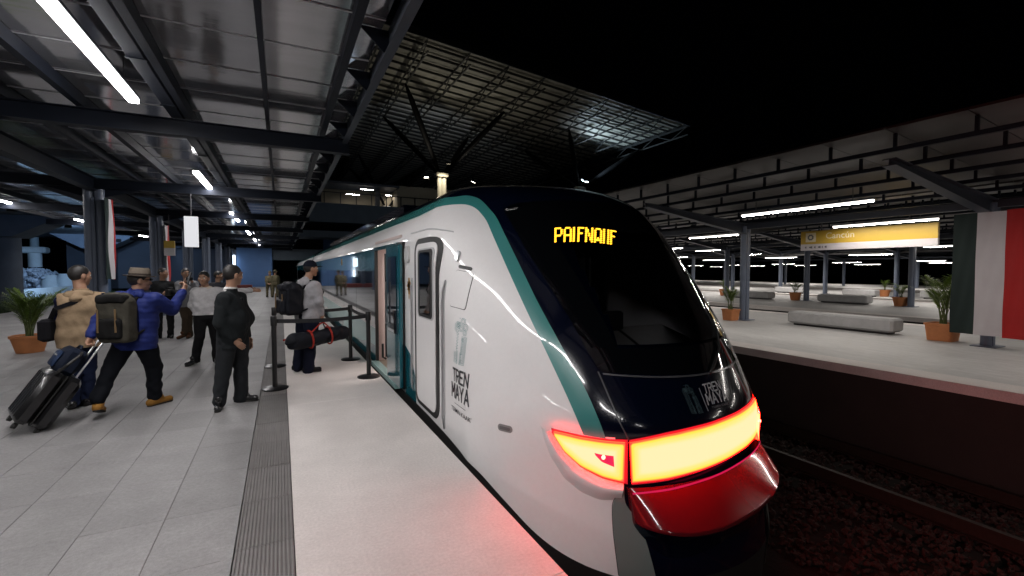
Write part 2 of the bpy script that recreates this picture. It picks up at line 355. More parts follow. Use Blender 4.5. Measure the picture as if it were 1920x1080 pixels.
rcanopy(24.6,4.8,[5.0,9.84,14.3,19.1,24,29],None,'dark steel canopy over the second platform across the tracks',yb=75,
    col_label={9.8:'grey steel column right of the long yellow sign, second platform',14.3:'grey steel column under the left end of the yellow sign',19.1:'thin grey steel column left of the nearest pot column, second platform'})
rcanopy(32.9,4.6,[10,13.9,17.9,21.0,25,29],None,'dark steel canopy over the third platform across the tracks',detail=False,yb=75,zc=-.1)
rcanopy(51,6,[14,20,26,32,40],None,'low dark canopy over the farthest platform across the tracks',detail=False,yb=90,zc=-.3)
led((11.05,5.1,3.08),(11.05,8.15,3.08),LEDW,'long bright light tube hanging over the first platform right of the train','light tubes of the first platform across the tracks',rod=.3)
for a,b in [(-6,-3),(-1,2),(12.3,15.3),(19.5,22.5)]: led((11.05,a,3.08),(11.05,b,3.08),LEDW,'light tube of the first platform across the tracks, outside or hidden behind the train','light tubes of the first platform across the tracks',rod=.3)  # extra tubes out of view, added to light the scene
led((15.95,11.9,3.02),(15.95,14.3,3.02),LEDW,'light tube just left of the first platform column, above the orange pot','light tubes of the first platform across the tracks',rod=.4)
led((15.6,5.7,2.99),(15.6,8.3,2.99),LEDW,'slanting light tube hanging in front of the top of the yellow sign','light tubes of the first platform across the tracks',rod=.45)
for a,b in [(-3,0),(19,22)]: led((15.8,a,3.0),(15.8,b,3.0),LEDW,'light tube of the first platform across the tracks, outside or hidden behind the train','light tubes of the first platform across the tracks',rod=.4)  # more added tubes, unseen, for light over this platform
FARL=['small light tube just clear of the train edge, upper far row','small light tube between the train edge and the first column','small light tube crossing behind the first column, upper far row','light tube right of the first column, left of the yellow sign','light tube touching the lower edge of the yellow sign','light tube just below the middle of the yellow sign','tiny light tube below the sign, upper of a close pair','tiny light tube below the sign, lower of a close pair','tiny lowest row light tube right of the first column','tiny light tube behind the left column under the yellow sign','light tube peeping out between the yellow sign and the banner','tiny light tube left of the banner, upper of a pair','tiny light tube left of the banner, lower of a pair','faint tiny light tube near the train edge, lowest row','faint tiny light tube midway between train edge and first column','faint tiny light tube just left of the first column','faint tiny light tube just right of the first column']
for (xx,a,b,zz),lab in zip([(36,33.6,31.9,2.9),(36,30.6,28.0,2.56),(36,27.6,24.7,2.96),(30.5,20.6,18.4,2.47),(36,20.3,17.4,3.0),(30.5,15.3,13.1,2.52),(54,28.7,25.9,2.42),(48,23.6,21.5,2.13),(54,35.6,32.8,2.33),(54,32.8,30.4,2.15),(27,10.4,8.4,2.72),(48,18.9,17.0,2.38),(48,18.1,16.5,2.21),(60,54.0,50.9,2.31),(60,49.6,47.4,2.11),(60,46.2,44.5,2.32),(60,43.0,40.6,2.18)],FARL):
    led((xx,b,zz),(xx,a,zz),LEDF,lab,'far light tubes across the tracks',rod=.4 if xx<40 else .5,w=.10)
# unseen tubes added over the second platform to light its floor
for xx in (22.3,26.9):
    for a in (2,20.5,26): led((xx,a,3.0),(xx,a+3,3.0),LEDF,'light tube over the second platform across the tracks','light tubes of the second platform across the tracks',rod=.35)
# ================================================================ SPACE FRAME STATION ROOF
RS=mat('translucent roof sheet',(.42,.41,.35),.55,var=.18,vs=.35,stretch=(1,1,1)); DARK=mat('dark truss steel',(.035,.036,.036),.5,var=.2)
def rz(x): return 13.0-.095*(x-10)
RX0,RX1,RY0,RY1=-14.,24.85,22.4,66.
sr=thing('station_roof',(10,44,13),'huge tilted space frame roof high over the tracks','roof')
dy=.92; nj=int((RY1-RY0)/dy)
rp=MB(); 
for k in range(6):   # corrugated strip, one piece per bay
    pass
xs=np.linspace(RX0,RX1,8)
strip=MB()
cor=np.linspace(-dy/2+.02,dy/2-.02,9)
P0=[[(x-10,c,rz(x)-13+.018*(-1)**i) for i,c in enumerate(cor)] for x in (RX0,RX1)]
strip.grid(P0,flip=True)
P1=[[(x-10,c,rz(x)-13+.05+.018*(-1)**i) for i,c in enumerate(cor)] for x in (RX0,RX1)]
strip.grid(P1); sm_=strip.mesh('roof_sheet',RS)
for j in range(nj):
    o=D.objects.new('roof_sheet',sm_); COL.objects.link(o); o.parent=sr; o.location=(0,RY0+dy*(j+.5)-44,0)
for j in range(nj+1):
    y=RY0+dy*j; m=MB(); m.beam((RX0,y,rz(RX0)-.14),(RX1,y,rz(RX1)-.14),.055,.13); m.build('purlin',DARK,sr)
for k in range(17):  # trusses along the tracks
    x=RX1-.15-2.25*k; z=rz(x)-.25; m=MB(); m.beam((x,RY0,z),(x,RY1,z),.07,.07); m.beam((x,RY0,z-.6),(x,RY1,z-.6),.08,.08)
    yy=RY0; s=0
    while yy+1.5<RY1:
        m.beam((x,yy,z-.6*(s%2)),(x,yy+1.5,z-.6*((s+1)%2)),.05,.05); yy+=1.5; s+=1
    m.build('truss',DARK,sr)
m=MB(); m.beam((RX0,RY0-.05,rz(RX0)-.1),(RX1,RY0-.05,rz(RX1)-.1),.06,.34); m.build('edge_beam',FASC,sr)
m=MB(); m.beam((RX1,RY0,rz(RX1)-.1),(RX1,RY1,rz(RX1)-.1),.06,.34); m.build('edge_beam',DARK,sr)
WHT=mat('white painted steel',(.62,.60,.55),.45,var=.08)
def tree_column(x,y,zc,label,b=3.2,lit=None):
    t=thing('tree_column',(x,y,0),label,'column','branching columns of the station roof')
    for dx,dyy in ((-.16,0),(.16,0)): MB().tube([(x+dx,y+dyy,0),(x+dx,y+dyy,zc-.3)],.17,14).build('trunk',WHT,t,smooth=40)
    MB().bbox(x-.42,x+.42,y-.3,y+.3,zc-.32,zc-.02,.05).build('node',WHT,t)
    for sx in (-1,1):
        for sy in (-1,1):
            ex,ey=x+sx*b,y+sy*b; e=Vector((ex,ey,rz(ex)-.88)); s0=Vector((x+sx*.2,y+sy*.12,zc-.05)); d=e-s0
            pts=[s0+d*k for k in (0,.1,.5,.85,.97,1)]
            MB().tube(pts,[.08,.14,.19,.16,.08,.06],12).build('branch',mat('dark branch steel',(.006,.006,.0065),.6,spec=.08),t,smooth=40)
    return t
tree_column(9.85,30,8.2,'branching roof column standing above the train roof, warmly lit at its fork')
tree_column(21.24,30,8.2,'branching roof column right of the train top with a pale lit fork',lit='w')
tree_column(9.85,48,8.2,'farther branching roof column behind the first one'); tree_column(21.24,48,8.2,'farther branching roof column on the dark right side of the roof')
def flood(x,y,z,tgt,col,power,label,group='floodlights',size=R(120),vis=True,blend=.6,em=12):
    t=thing('floodlight',(x,y,z),label,'floodlight',group)
    d=(Vector(tgt)-Vector((x,y,z))).normalized(); p=Vector((x,y,z))
    MB().beam(p-d*.12,p+d*.05,.3,.22).build('housing',BLACKM,t); MB().beam(p+d*.051,p+d*.06,.26,.18).build('lens',emit('flood lens %s'%(col,),col,em),t)
    l=D.lights.new('flood_lamp','SPOT'); l.energy=power; l.color=col; l.spot_size=size; l.spot_blend=blend; l.shadow_soft_size=.12
    o=D.objects.new('flood_lamp',l); COL.objects.link(o); o.parent=t; o.location=d*.14; o.rotation_euler=d.to_track_quat('-Z','Y').to_euler()
    return t
flood(8.3,28.3,7.4,(7.0,25.5,13),(1,.92,.74),150,'warm floodlight on the fork of the branching roof column',size=R(150))
flood(11.5,28.4,7.4,(13.5,26,13),(1,.93,.78),110,'warm floodlight on the right of the branching column fork',size=R(150))
flood(9.85,31.2,7.4,(9.8,40,13),(.8,.88,1),260,'floodlight behind the branching roof column',size=R(140))
flood(20.9,29.2,8.5,(23.2,25.2,12),(.62,.82,1),1000,'cold floodlight on the right branching roof column',size=R(112))
flood(21.6,29.6,8.5,(20.6,27.2,12),(.75,.88,1),220,'small cold floodlight beside the right column fork',size=R(70))
# fork wash: the lamps also light the white shaft below them
flood(9.85,28.6,8.6,(9.85,29.9,6.2),(1,.88,.62),260,'small lamp washing the white shaft of the branching column',size=R(90),em=3)
# ================================================================ FOOTBRIDGE AND STATION BUILDING
BLUEW=mat('blue wall',(.10,.20,.42),.7,var=.1,vs=1.2); BRDG=mat('bridge concrete',(.12,.15,.18),.8,var=.2,vs=.8); BEIGE=mat('beige wall',(.36,.31,.22),.8,var=.1)
fb=thing('footbridge',(8,46,6),'covered footbridge behind the train with lit windows','bridge')
MB().box(-16,32,45,48.5,6.0,7.75).build('deck',BRDG,fb); MB().box(-16,32,45,48.6,4.6,5.2).build('lower_beam',BRDG,fb)
MB().box(-16,10.4,44.6,48.6,9.55,9.75).build('roof',FASC,fb); MB().box(10.4,22,45.6,48.4,7.75,9.95).build('end_wall',BEIGE,fb)
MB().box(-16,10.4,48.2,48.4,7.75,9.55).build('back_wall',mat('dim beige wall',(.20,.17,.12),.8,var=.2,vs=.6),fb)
MB().box(-16,22,45.05,45.11,8.72,8.80).build('handrail',BLACKM,fb)
for k in range(27): MB().box(-16+1.4*k,-15.92+1.4*k,45.05,45.11,7.75,8.72).build('railing_post',BLACKM,fb)
for xx in (-9.5,-1.5,8.6): MB().box(xx-.22,xx+.22,46.1,46.5,7.75,9.55).build('pillar',BLACKP,fb)
MB().add([(9.0,47.9,7.76),(10.3,47.9,7.76),(10.3,47.9,9.5),(9.0,48.15,7.76),(10.3,48.15,7.76),(10.3,48.15,9.5)],[(0,1,2),(5,4,3),(0,2,5,3),(1,4,5,2)]).build('stair_wall',BEIGE,fb)
for xx in (5.7,6.9): led((xx,46.3 if xx<6 else 45.6,8.9 if xx<6 else 9.35),(xx+1.25,46.3 if xx<6 else 45.6,8.9 if xx<6 else 9.35),LEDW,'upper light tube inside the covered footbridge' if xx>6 else 'lower light tube inside the covered footbridge','footbridge lights',rod=.15)
led((9.6,47.2,9.2),(10.2,47.2,9.2),LEDW,'light over the footbridge stair beside the beige wall','footbridge lights',rod=.2)
sb=thing('station_building',(-2,52,0),'plain blue station block at the end of the near platform','building')
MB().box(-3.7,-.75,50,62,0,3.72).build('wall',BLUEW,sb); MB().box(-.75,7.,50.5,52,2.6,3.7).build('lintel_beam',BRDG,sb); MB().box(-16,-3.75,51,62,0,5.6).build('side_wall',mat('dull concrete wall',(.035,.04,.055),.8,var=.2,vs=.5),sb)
MB().box(3.9,4.9,49.4,50.3,3.5,4.9).build('wall_box',BLUEW,sb)
MB().bbox(-3.98,-3.78,49.6,49.75,.9,3.0,.02).build('lit_panel',emit('lit panel',(.75,.88,1),3.5),sb)
MB().tile(-6.,-2.2,44,45,0,.35,.02).build('step',mat('red step',(.25,.06,.05),.7),sb)
# lamp lighting the blue block
flood(-2.3,44,5.4,(-2.3,50,1.6),(.62,.80,1),200,'lamp under the footbridge lighting the blue block',size=R(110),em=2)
# ================================================================ LEFT BACKGROUND: viaduct, piles, precast caps lit blue
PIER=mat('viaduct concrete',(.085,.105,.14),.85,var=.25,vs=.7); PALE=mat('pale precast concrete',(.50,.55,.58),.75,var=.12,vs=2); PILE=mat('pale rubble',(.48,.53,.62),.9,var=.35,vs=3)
for k,(x,y,r,lab) in enumerate([(-12.75,33,.62,'wide dark viaduct pier at the left picture edge'),(-13.1,48,.7,'viaduct pier left of the banner column, partly hidden'),(-13.6,57,.75,'far viaduct pier seen right of the banner')]):
    t=thing('viaduct_pier',(x,y,-1.6),lab,'pier','viaduct piers')
    MB().tube([(x,y,-1.6),(x,y,3.3)],r,20).build('shaft',PIER,t,smooth=40); MB().add([(x-r,y-1,3.3),(x+r,y-1,3.3),(x+2.6,y-1,4.4),(x-2.6,y-1,4.4),(x-r,y+1,3.3),(x+r,y+1,3.3),(x+2.6,y+1,4.4),(x-2.6,y+1,4.4)],[(0,1,2,3),(7,6,5,4),(0,4,5,1),(1,5,6,2),(2,6,7,3),(3,7,4,0)]).build('cap',PIER,t)
vd=thing('viaduct',(-15,45,5),'concrete viaduct deck beyond the left platform edge','viaduct'); MB().box(-18.5,-11.6,20,75,4.4,5.6).build('deck',PIER,vd); MB().box(-11.9,-11.5,20,75,5.0,6.4).build('parapet',PIER,vd)
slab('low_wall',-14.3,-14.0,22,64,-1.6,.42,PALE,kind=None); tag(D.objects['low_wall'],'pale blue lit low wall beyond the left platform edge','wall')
def cap(x,y,z,label,sc=1.):
    t=thing('pile_cap',(x,y,z),label,'concrete cap','pale precast caps')
    a=.5*sc;b=.95*sc
    MB().tube([(x,y,z),(x,y,z+1.35*sc)],a,16).build('shaft',PALE,t,smooth=40)
    MB().bbox(x-b,x+b,y-.6*sc,y+.6*sc,z+1.35*sc,z+1.95*sc,.12*sc).build('crosshead',PALE,t)
    MB().tube([(x,y,z+1.95*sc),(x,y,z+2.9*sc)],.32*sc,12).build('stub',mat('dim precast',(.25,.30,.33),.8),t,smooth=40)
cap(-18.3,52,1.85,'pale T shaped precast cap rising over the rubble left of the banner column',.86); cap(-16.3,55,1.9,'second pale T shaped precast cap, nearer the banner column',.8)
t=MB()
for k in range(900):
    x=rng.normal(-18.3,.75); y=rng.normal(52,1.2); h=max(0,1.9-((x+18.3)/1.3)**2*.5)*1.1*rng.uniform(.2,1); A=rng.normal(size=(3,3)); q,_=np.linalg.qr(A)
    t.add((_o*rng.uniform(.5,1.4,(6,1))*rng.uniform(.08,.22))@q+np.array([x,y-1.2+.4*h,-.4+h]),_of)
t.add([(-20.3,50.6,-1),(-16.9,50.6,-1),(-17.2,52,1.2),(-18.3,52,1.7),(-19.6,52,1.3),(-20.3,54,-1),(-16.9,54,-1)],[(0,1,2,3,4),(6,5,4,3,2),(0,4,5),(1,6,2)])
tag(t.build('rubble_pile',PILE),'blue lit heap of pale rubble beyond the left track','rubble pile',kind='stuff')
for k,(x,y,h) in enumerate([(-16.75,50,1.2),(-15.9,50.2,1.3),(-15.1,50.6,1.5)]):
    b=MB(); b.lathe([(.52,-1.6),(.55,h-.5),(.42,h-.25),(.42,h)],(x,y,0),14); tag(b.build('concrete_drum',PALE,None,smooth=40),['pale concrete drum beside the rubble heap','middle pale concrete drum behind the vest wearer','pale concrete drum nearest the banner column'][k],'concrete drum','pale concrete drums')
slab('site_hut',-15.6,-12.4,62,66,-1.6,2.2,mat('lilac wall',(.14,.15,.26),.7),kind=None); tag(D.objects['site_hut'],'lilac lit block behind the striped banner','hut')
flood(-11.2,36,4.2,(-21,51,.5),(.42,.66,1),3200,'blue white floodlight left of the banner column, under the viaduct','blue floodlights',size=R(100),em=25)
flood(-10.6,43,3.75,(-15,60,.5),(.42,.66,1),450,'blue white floodlight right of the striped banner','blue floodlights',size=R(110),em=25)
flood(-9.3,49,3.6,(-4,51,1),(.45,.68,1),90,'small blue white floodlight left of the white hanging sign','blue floodlights',size=R(110),em=20)
flood(-9.8,26,4.1,(-14.6,36,2),(.42,.62,1),90,'blue site lamp washing the viaduct','blue floodlights',size=R(120),em=10)
# greenery between the platform and the low wall
gm=MB()
for k in range(1600):
    x=rng.uniform(-13.8,-10.2); y=rng.uniform(24,44); a=rng.uniform(0,6.28); h=rng.uniform(.15,.5); l=.22
    gm.add([(x,y,-.25),(x+.05,y+.02,-.25),(x+l*math.cos(a),y+l*math.sin(a),-.25+h)],[(0,1,2)])
gm.box(-14,-9.4,20,60,-1.6,-.3)
tag(gm.build('undergrowth',mat('undergrowth leaf',(.022,.04,.012),.7,var=.4,vs=3)),'dark green undergrowth beyond the left platform','undergrowth',kind='stuff')
XC=2.98
_Z=np.array([-1.0,-.55,-.1,.0,.12,.42,.5,.75,1.05,1.525,1.81,2.03,2.22,2.39,2.575,2.68,2.74])
_P=np.array([2.25,2.2,2.3,2.33,2.35,2.34,2.37,2.51,2.69,3.07,3.32,3.51,3.74,3.97,4.4,5.0,6.2])
def P(z): 
    z=np.asarray(z,float); h=.05
    return sum(np.interp(z+k*h,_Z,_P)*w for k,w in ((-2,.1),(-1,.2),(0,.4),(1,.2),(2,.1)))
def W(z):
    z=np.asarray(z,float)
    t=np.clip((z-1.7)/1.04,0,.99999)
    w=1.52*(1-t**3)**(1/3.)
    b=np.clip((-.2-z)/.8,0,1); return w-.08*b*b
def g(o): return .37*o**2+.09*o**4
def smax(a,b,k=.16):
    h=np.clip(.5+.5*(a-b)/k,0,1); return b*(1-h)+a*h+k*h*(1-h)
def fimp(p):
    o=p[...,0]-XC
    return smax(np.abs(o)-W(p[...,2]),P(p[...,2])+g(np.abs(o))-p[...,1])
def grad(p,e=.004):
    G=[]
    for i in range(3):
        d=np.zeros(3);d[i]=e
        G.append((fimp(p+d)-fimp(p-d))/(2*e))
    return np.stack(G,-1)
def snap(p,off=0.0,it=8):
    p=np.array(p,float)
    for _ in range(it):
        G=grad(p); p=p-(fimp(p)/np.maximum((G*G).sum(-1),.05))[...,None]*G
    if off:
        G=grad(p); p=p+off*G/np.linalg.norm(G,axis=-1,keepdims=True)
    return p
# ================================================================ TRAIN
WHITE=mat('white train paint',(.80,.785,.785),.42,var=.03,vs=2.,coat=.45,var2=.012,vs2=30); NAVY=mat('navy train paint',(.0016,.0032,.011),.14,coat=.5,spec=.3); TEAL=mat('teal train paint',(.045,.235,.225),.25,coat=.6)
TEALD=mat('dark teal film',(.008,.10,.13),.14,coat=.8); GLASSB=mat('black glass',(.0025,.003,.004),.04,coat=1.); GLASSW=mat('dark window glass',(.006,.012,.022),.03,coat=1.,spec=.9); RUB=mat('black rubber',(.012,.012,.012),.5)
GTEAL=mat('grey teal paint',(.16,.20,.19),.3,coat=.5); PINKW=mat('vestibule wall',(.62,.50,.47),.45); GREYT=mat('train print grey',(.035,.036,.042),.5); LTEAL=mat('pale teal paint',(.30,.47,.46),.3,coat=.4)
BUMP=mat('bumper paint',(.095,.006,.010),.14,coat=1.)  # red in the colour imitates light bar glow on a dark navy bumper
tn=thing('train_car',(XC,13,-1.1),'white end car with sloping black nose, teal stripe and glowing tail lights','train car','cars of the train')
zl=np.array(sorted(set([-1.0,-.8,-.6,-.45,-.3,-.15,0.04,.15,.3,.38,.5,.65,.8,.95,1.1,1.25,1.4,1.55,1.7,1.825,1.95,2.0,2.06,2.12,2.18,2.24,2.3,2.36,2.42,2.48,2.53,2.58,2.62,2.655,2.685,2.705,2.72,2.731,2.738]))); zl=np.array(sorted(list(zl)+[ (a+b)/2 for a,b in zip(zl[:-1],zl[1:]) if .3<b<2.73]))
NA=110
ang=np.linspace(0,math.pi/2,NA)
ext=[6.06,6.30,8.15,9.5,12,15,18,21,25.8]
def yc(z): return np.where(z<=2.0,5.8,np.minimum(5.8+(z-2.0)*4.4,9.0))
rows=[]
for z in zl:
    c=float(yc(z)); lo=np.zeros(NA); hi=np.full(NA,9.0); sx,cy=np.sin(ang),np.cos(ang)
    for _ in range(40):
        m=(lo+hi)/2; p=np.stack([XC+m*sx,c-m*cy,np.full(NA,z)],-1); f=fimp(p); lo=np.where(f<0,m,lo); hi=np.where(f<0,hi,m)
    half=[(r*s_,c-r*q) for r,s_,q in zip(lo,sx,cy)]
    wz=half[-1][0]
    half+=[(wz,c+(e-5.8)*(25.8-c)/20.) for e in ext]
    left=[(-o,y) for o,y in half[::-1]][:-1]   # rear left ... to just before the nose centre
    rows.append([(XC+o,y,z) for o,y in left+half])
G_=np.array(rows); nz,nc=G_.shape[:2]; cl_=len(ext)
offz=[(.36,.90),(.4,.92),(.68,.96),(1.0,1.017),(1.3,1.052),(1.68,1.075),(2.14,1.08),(2.32,1.11),(2.38,1.15)]
bx_=[a for a,b in offz]; by_=[b for a,b in offz]
V=G_.reshape(-1,3); F=[];MI=[]
for i in range(nz-1):
    for j in range(nc-1):
        q=(i*nc+j,i*nc+j+1,(i+1)*nc+j+1,(i+1)*nc+j); c=V[list(q)].mean(0); off=abs(c[0]-XC)
        # passenger door opening on the platform side
        if c[0]<XC-1 and 6.3<c[1]<8.15 and .04<c[2]<1.95: continue
        if off<.60 and c[1]<4.6 and 1.02<c[2]<1.9 and c[1]<P(c[2])+.5: continue
        if c[0]>XC+1.4 and 5.64<c[1]<6.05 and .95<c[2]<1.83: continue
        if c[2]>2.37: k=1
        elif c[2]<-.62: k=2
        elif c[1]<5.2 and off<(np.interp(c[2],bx_,by_) if c[2]>.37 else .80) and c[1]<P(c[2])+1.6: k=1
        else: k=0
        F.append(q[::-1]); MI.append(k)
b=MB(); b.v=[tuple(v) for v in V]; b.f=F; b.m=MI
top=[(nz-1)*nc+j for j in range(nc)]
b.f.append(tuple(top)); b.m.append(1); b.f.append(tuple(reversed([i*nc for i in range(nz)]+[ (nz-1-i)*nc+nc-1 for i in range(nz)]))); b.m.append(2)
body=b.build('body',[WHITE,NAVY,RUB],tn,smooth=50)
def resamp(pts,n):
    p=np.array(pts,float); d=np.r_[0,np.cumsum(np.linalg.norm(np.diff(p,axis=0),axis=1))]
    # smooth through the points
    t=np.linspace(0,d[-1],n); return np.stack([np.interp(t,d,p[:,k]) for k in range(3)],-1)
def smooth_poly(p,it=6):
    p=p.copy()
    for _ in range(it): p[1:-1]=.25*p[:-2]+.5*p[1:-1]+.25*p[2:]
    return p
BARM=None
def strip(name,A,B,m,off=.004,n=60,k=6,parent=tn,mirror=False,sm=6,thick=True):
    A=smooth_poly(resamp(A,n),sm);B=smooth_poly(resamp(B,n),sm)
    t=np.linspace(0,1,k)[:,None,None]; G=A[None]*(1-t)+B[None]*t
    G=snap(G,off) if np.isscalar(off) else np.stack([snap(r_,o_) for r_,o_ in zip(G,off)])
    wall=BARM is not None and m is BARM
    if wall: G=np.concatenate([snap(A[None],.002),G,snap(B[None],.002)])
    if mirror: G=G.copy(); G[...,0]=2*XC-G[...,0]
    # close the edge back to the skin so that the film has thickness
    b=MB(); b.grid(G,flip=not mirror)
    o=b.build(name,m,parent,smooth=60)
    if BARM is not None and m is BARM:
        wd=np.linalg.norm(G[0]-G[-1],axis=-1); tt=np.linspace(0,1,G.shape[0])[:,None]; al=np.r_[0,np.cumsum(np.linalg.norm(np.diff(G[k//2],axis=0),axis=1))]; al=np.minimum(al,al[-1]-al)
        tt=np.r_[0.,np.linspace(0,1,k),1.][:,None]; e_=np.minimum(np.minimum(tt,1-tt)*wd[None],al[None]*.9)/.075; e_[0]=e_[-1]=.12*.9; at_=o.data.attributes.new('lens','FLOAT','POINT'); at_.data.foreach_set('value',np.clip(e_,0,1).reshape(-1).astype(np.float32))
    return o
def fixn(o,away=None):
    bm_=bmesh.new(); bm_.from_mesh(o.data); bmesh.ops.recalc_face_normals(bm_,faces=bm_.faces); bm_.to_mesh(o.data); bm_.free()
wt=[(2.01,2.772,.38),(2.0,2.792,.436),(1.961,2.946,.668),(1.914,3.192,.99),(1.884,3.458,1.292),(1.863,3.781,1.65),(1.859,4.234,2.125),(1.835,4.444,2.267),(1.786,4.591,2.321),(1.694,4.756,2.331),(1.60,5.05,2.315),(1.56,5.6,2.295)]
tnv=[(2.131,2.658,.369),(2.119,2.676,.433),(2.082,2.833,.689),(2.012,3.104,1.027),(1.972,3.38,1.327),(1.948,3.731,1.713),(1.939,4.176,2.161),(1.907,4.511,2.376),(1.847,4.715,2.44),(1.733,4.865,2.424),(1.68,5.2,2.43),(1.66,5.6,2.43)]
for mr in (False,True):
    strip('teal_stripe',wt,tnv,TEAL,.004,90,8,mirror=mr,sm=4)
    strip('teal_stripe',[(1.56,5.59,2.295),(1.56,25.7,2.295)],[(1.66,5.59,2.43),(1.66,25.7,2.43)],TEAL,.004,20,6,mirror=mr)
# ---- glowing light bar and lamp clusters
def tail(name,core,edge,s):
    if name in _M: return _M[name]
    m=emit(name,core,s); return m
BARM=D.materials.new('tail light lens'); BARM.use_nodes=True
_n=BARM.node_tree.nodes; _k=BARM.node_tree.links; _b=_n['Principled BSDF']; _b.inputs['Base Color'].default_value=(.05,.005,.005,1); _b.inputs['Roughness'].default_value=.15
_at=_n.new('ShaderNodeAttribute'); _at.attribute_name='lens'; _cr=_n.new('ShaderNodeValToRGB'); _cr.color_ramp.interpolation='EASE'
_e=_cr.color_ramp.elements; _e[0].position=0; _e[0].color=(.5,.0014,.001,1); _e[1].position=1; _e[1].color=(1,.0160,.0085,1)
for p_,c_ in ((.07,(.7,.0045,.0012,1)),(.20,(1,.0150,.0016,1)),(.5,(1,.0155,.0042,1))):
    q_=_e.new(p_); q_.color=c_
_k.new(_at.outputs['Fac'],_cr.inputs[0]); _k.new(_cr.outputs[0],_b.inputs['Emission Color']); _b.inputs['Emission Strength'].default_value=56.; LAMPM=BARM; REDL=mat('red lens',(.35,.004,.01),.15,coat=1.)
RIM=emit('red lens rim',(1,.01,.03),.55)
barT=[(2.266,2.556,.352),(2.5,2.437,.405),(2.875,2.36,.447),(3.221,2.384,.475),(3.44,2.45,.487),(3.62,2.535,.49),(3.70,2.575,.49)]
barB=[(2.278,2.542,.055),(2.512,2.428,.085),(2.871,2.351,.139),(3.189,2.363,.183),(3.443,2.43,.203),(3.60,2.50,.205),(3.68,2.55,.205)]
def inset(A,B,t): A=np.array(A);B=np.array(B); return A+(B-A)*t
strip('light_bar_rim',inset(barT,barB,-.06),inset(barT,barB,1.06),RIM,.006,50,6,sm=2)
bar=strip('light_bar',barT,barB,BARM,.018,70,15,sm=2)
lT=[(1.864,2.944,.378),(1.917,2.877,.373),(1.999,2.783,.361),(2.131,2.657,.353),(2.240,2.575,.352)]
lB=[(1.868,2.94,.352),(1.918,2.878,.24),(2.001,2.784,.146),(2.114,2.67,.085),(2.232,2.575,.06)]
for mr in (False,True):
    a=[(1.845,2.965,.398)]+[(x,y,z+.014) for x,y,z in lT[1:]]; bb=[(1.85,2.96,.36)]+[(x,y,z-.02) for x,y,z in lB[1:]]
    a[-1]=(2.256,2.56,.372); bb[-1]=(2.256,2.56,.04)
    strip('lamp_rim',a,bb,RIM,.006,40,6,mirror=mr,sm=2)
    lp_=strip('tail_lamp',lT,lB,LAMPM,.034,50,13,mirror=mr,sm=2)
    strip('lamp_scoop',[(1.845,2.965,.372)]+[(x,y,z-.012) for x,y,z in lB[1:]],[(1.794,3.045,.40),(1.806,3.024,.31),(1.839,2.981,.171),(1.903,2.882,.017),(1.98,2.772,-.06),(2.082,2.659,-.097),(2.200,2.565,-.075)],WHITE,np.array([.0,.022,.038,.044,.041,.032,.020,.008,-.004]),60,9,mirror=mr,sm=5)
    # reflector well inside the cluster
    wT=[(2.072,2.71,.268),(2.10,2.685,.262),(2.172,2.62,.258)]; wB=[(2.078,2.705,.25),(2.11,2.675,.205),(2.176,2.615,.175)]
    strip('reflector',wT,wB,emit('reflector glow',(1,.02,.10),.85),.042,12,5,mirror=mr,sm=1)
    c=snap(np.array([[2.118,2.665,.243]]),.044)[0]
    if mr: c[0]=2*XC-c[0]
    MB().ball(c,.017,.012,.017).build('bulb',emit('bulb glow',(1,.05,.03),30.),tn,smooth=True)
    # grey corner fairing and dark seam between it and the white panel
    strip('corner_fairing',[(2.226,2.575,.03),(2.150,2.60,-.09),(2.140,2.585,-.2),(2.136,2.566,-.31),(2.142,2.512,-.58),(2.16,2.5,-.85)],[(2.235,2.57,.035),(2.215,2.545,-.09),(2.285,2.47,-.2),(2.32,2.43,-.34),(2.352,2.368,-.56),(2.38,2.35,-.85)],GTEAL,.012,40,6,mirror=mr,sm=3)
    strip('panel_seam',[(2.222,2.575,.03),(2.144,2.60,-.09),(2.134,2.585,-.2),(2.130,2.566,-.31),(2.136,2.512,-.58)],[(2.226,2.575,.03),(2.150,2.60,-.09),(2.140,2.585,-.2),(2.136,2.566,-.31),(2.142,2.512,-.58)],RUB,.014,40,3,mirror=mr,sm=3)
    strip('hood_seam',[(2.18,2.83,.83),(2.213,2.62,.5),(2.253,2.56,.372)],[(2.189,2.82,.83),(2.222,2.61,.5),(2.261,2.55,.372)],mat('seam grey',(.05,.05,.055),.3),.004,24,3,mirror=mr,sm=0)
# ---- windscreen
WSR=((.80,.77),(.83,.79),(.95,.82),(1.2,.85),(1.5,.90),(1.8,.945),(2.05,.965),(2.2,.965),(2.28,.94),(2.33,.88))
def wsgrid(f0,f1,zr,off,n=44):
    L_=[]
    for z in zr:
        hw=np.interp(z,[a for a,_ in WSR],[b_ for _,b_ in WSR]); o=np.linspace(f0,f1,n)*hw
        zz=np.full(n,z)+(.03*(o/hw)**2 if z<1 else -.05*(o/hw)**4 if z>2.25 else 0*o); L_.append(np.stack([XC+o,P(zz)+g(o),zz],-1))
    return snap(np.array(L_),off)
ZA=np.r_[.80,.83,np.linspace(.86,1.0,4)]; ZB=np.linspace(1.0,1.98,12); ZC=np.r_[np.linspace(1.98,2.2,5),2.25,2.28,2.33]
b=MB(); b.grid(wsgrid(-1,1,ZA,.005)); b.grid(wsgrid(-1,1,ZC,.005)); b.grid(wsgrid(-1,-.74,ZB,.005,10)); b.grid(wsgrid(.74,1,ZB,.005,10)); b.build('windscreen_border',GLASSB,tn,smooth=True)
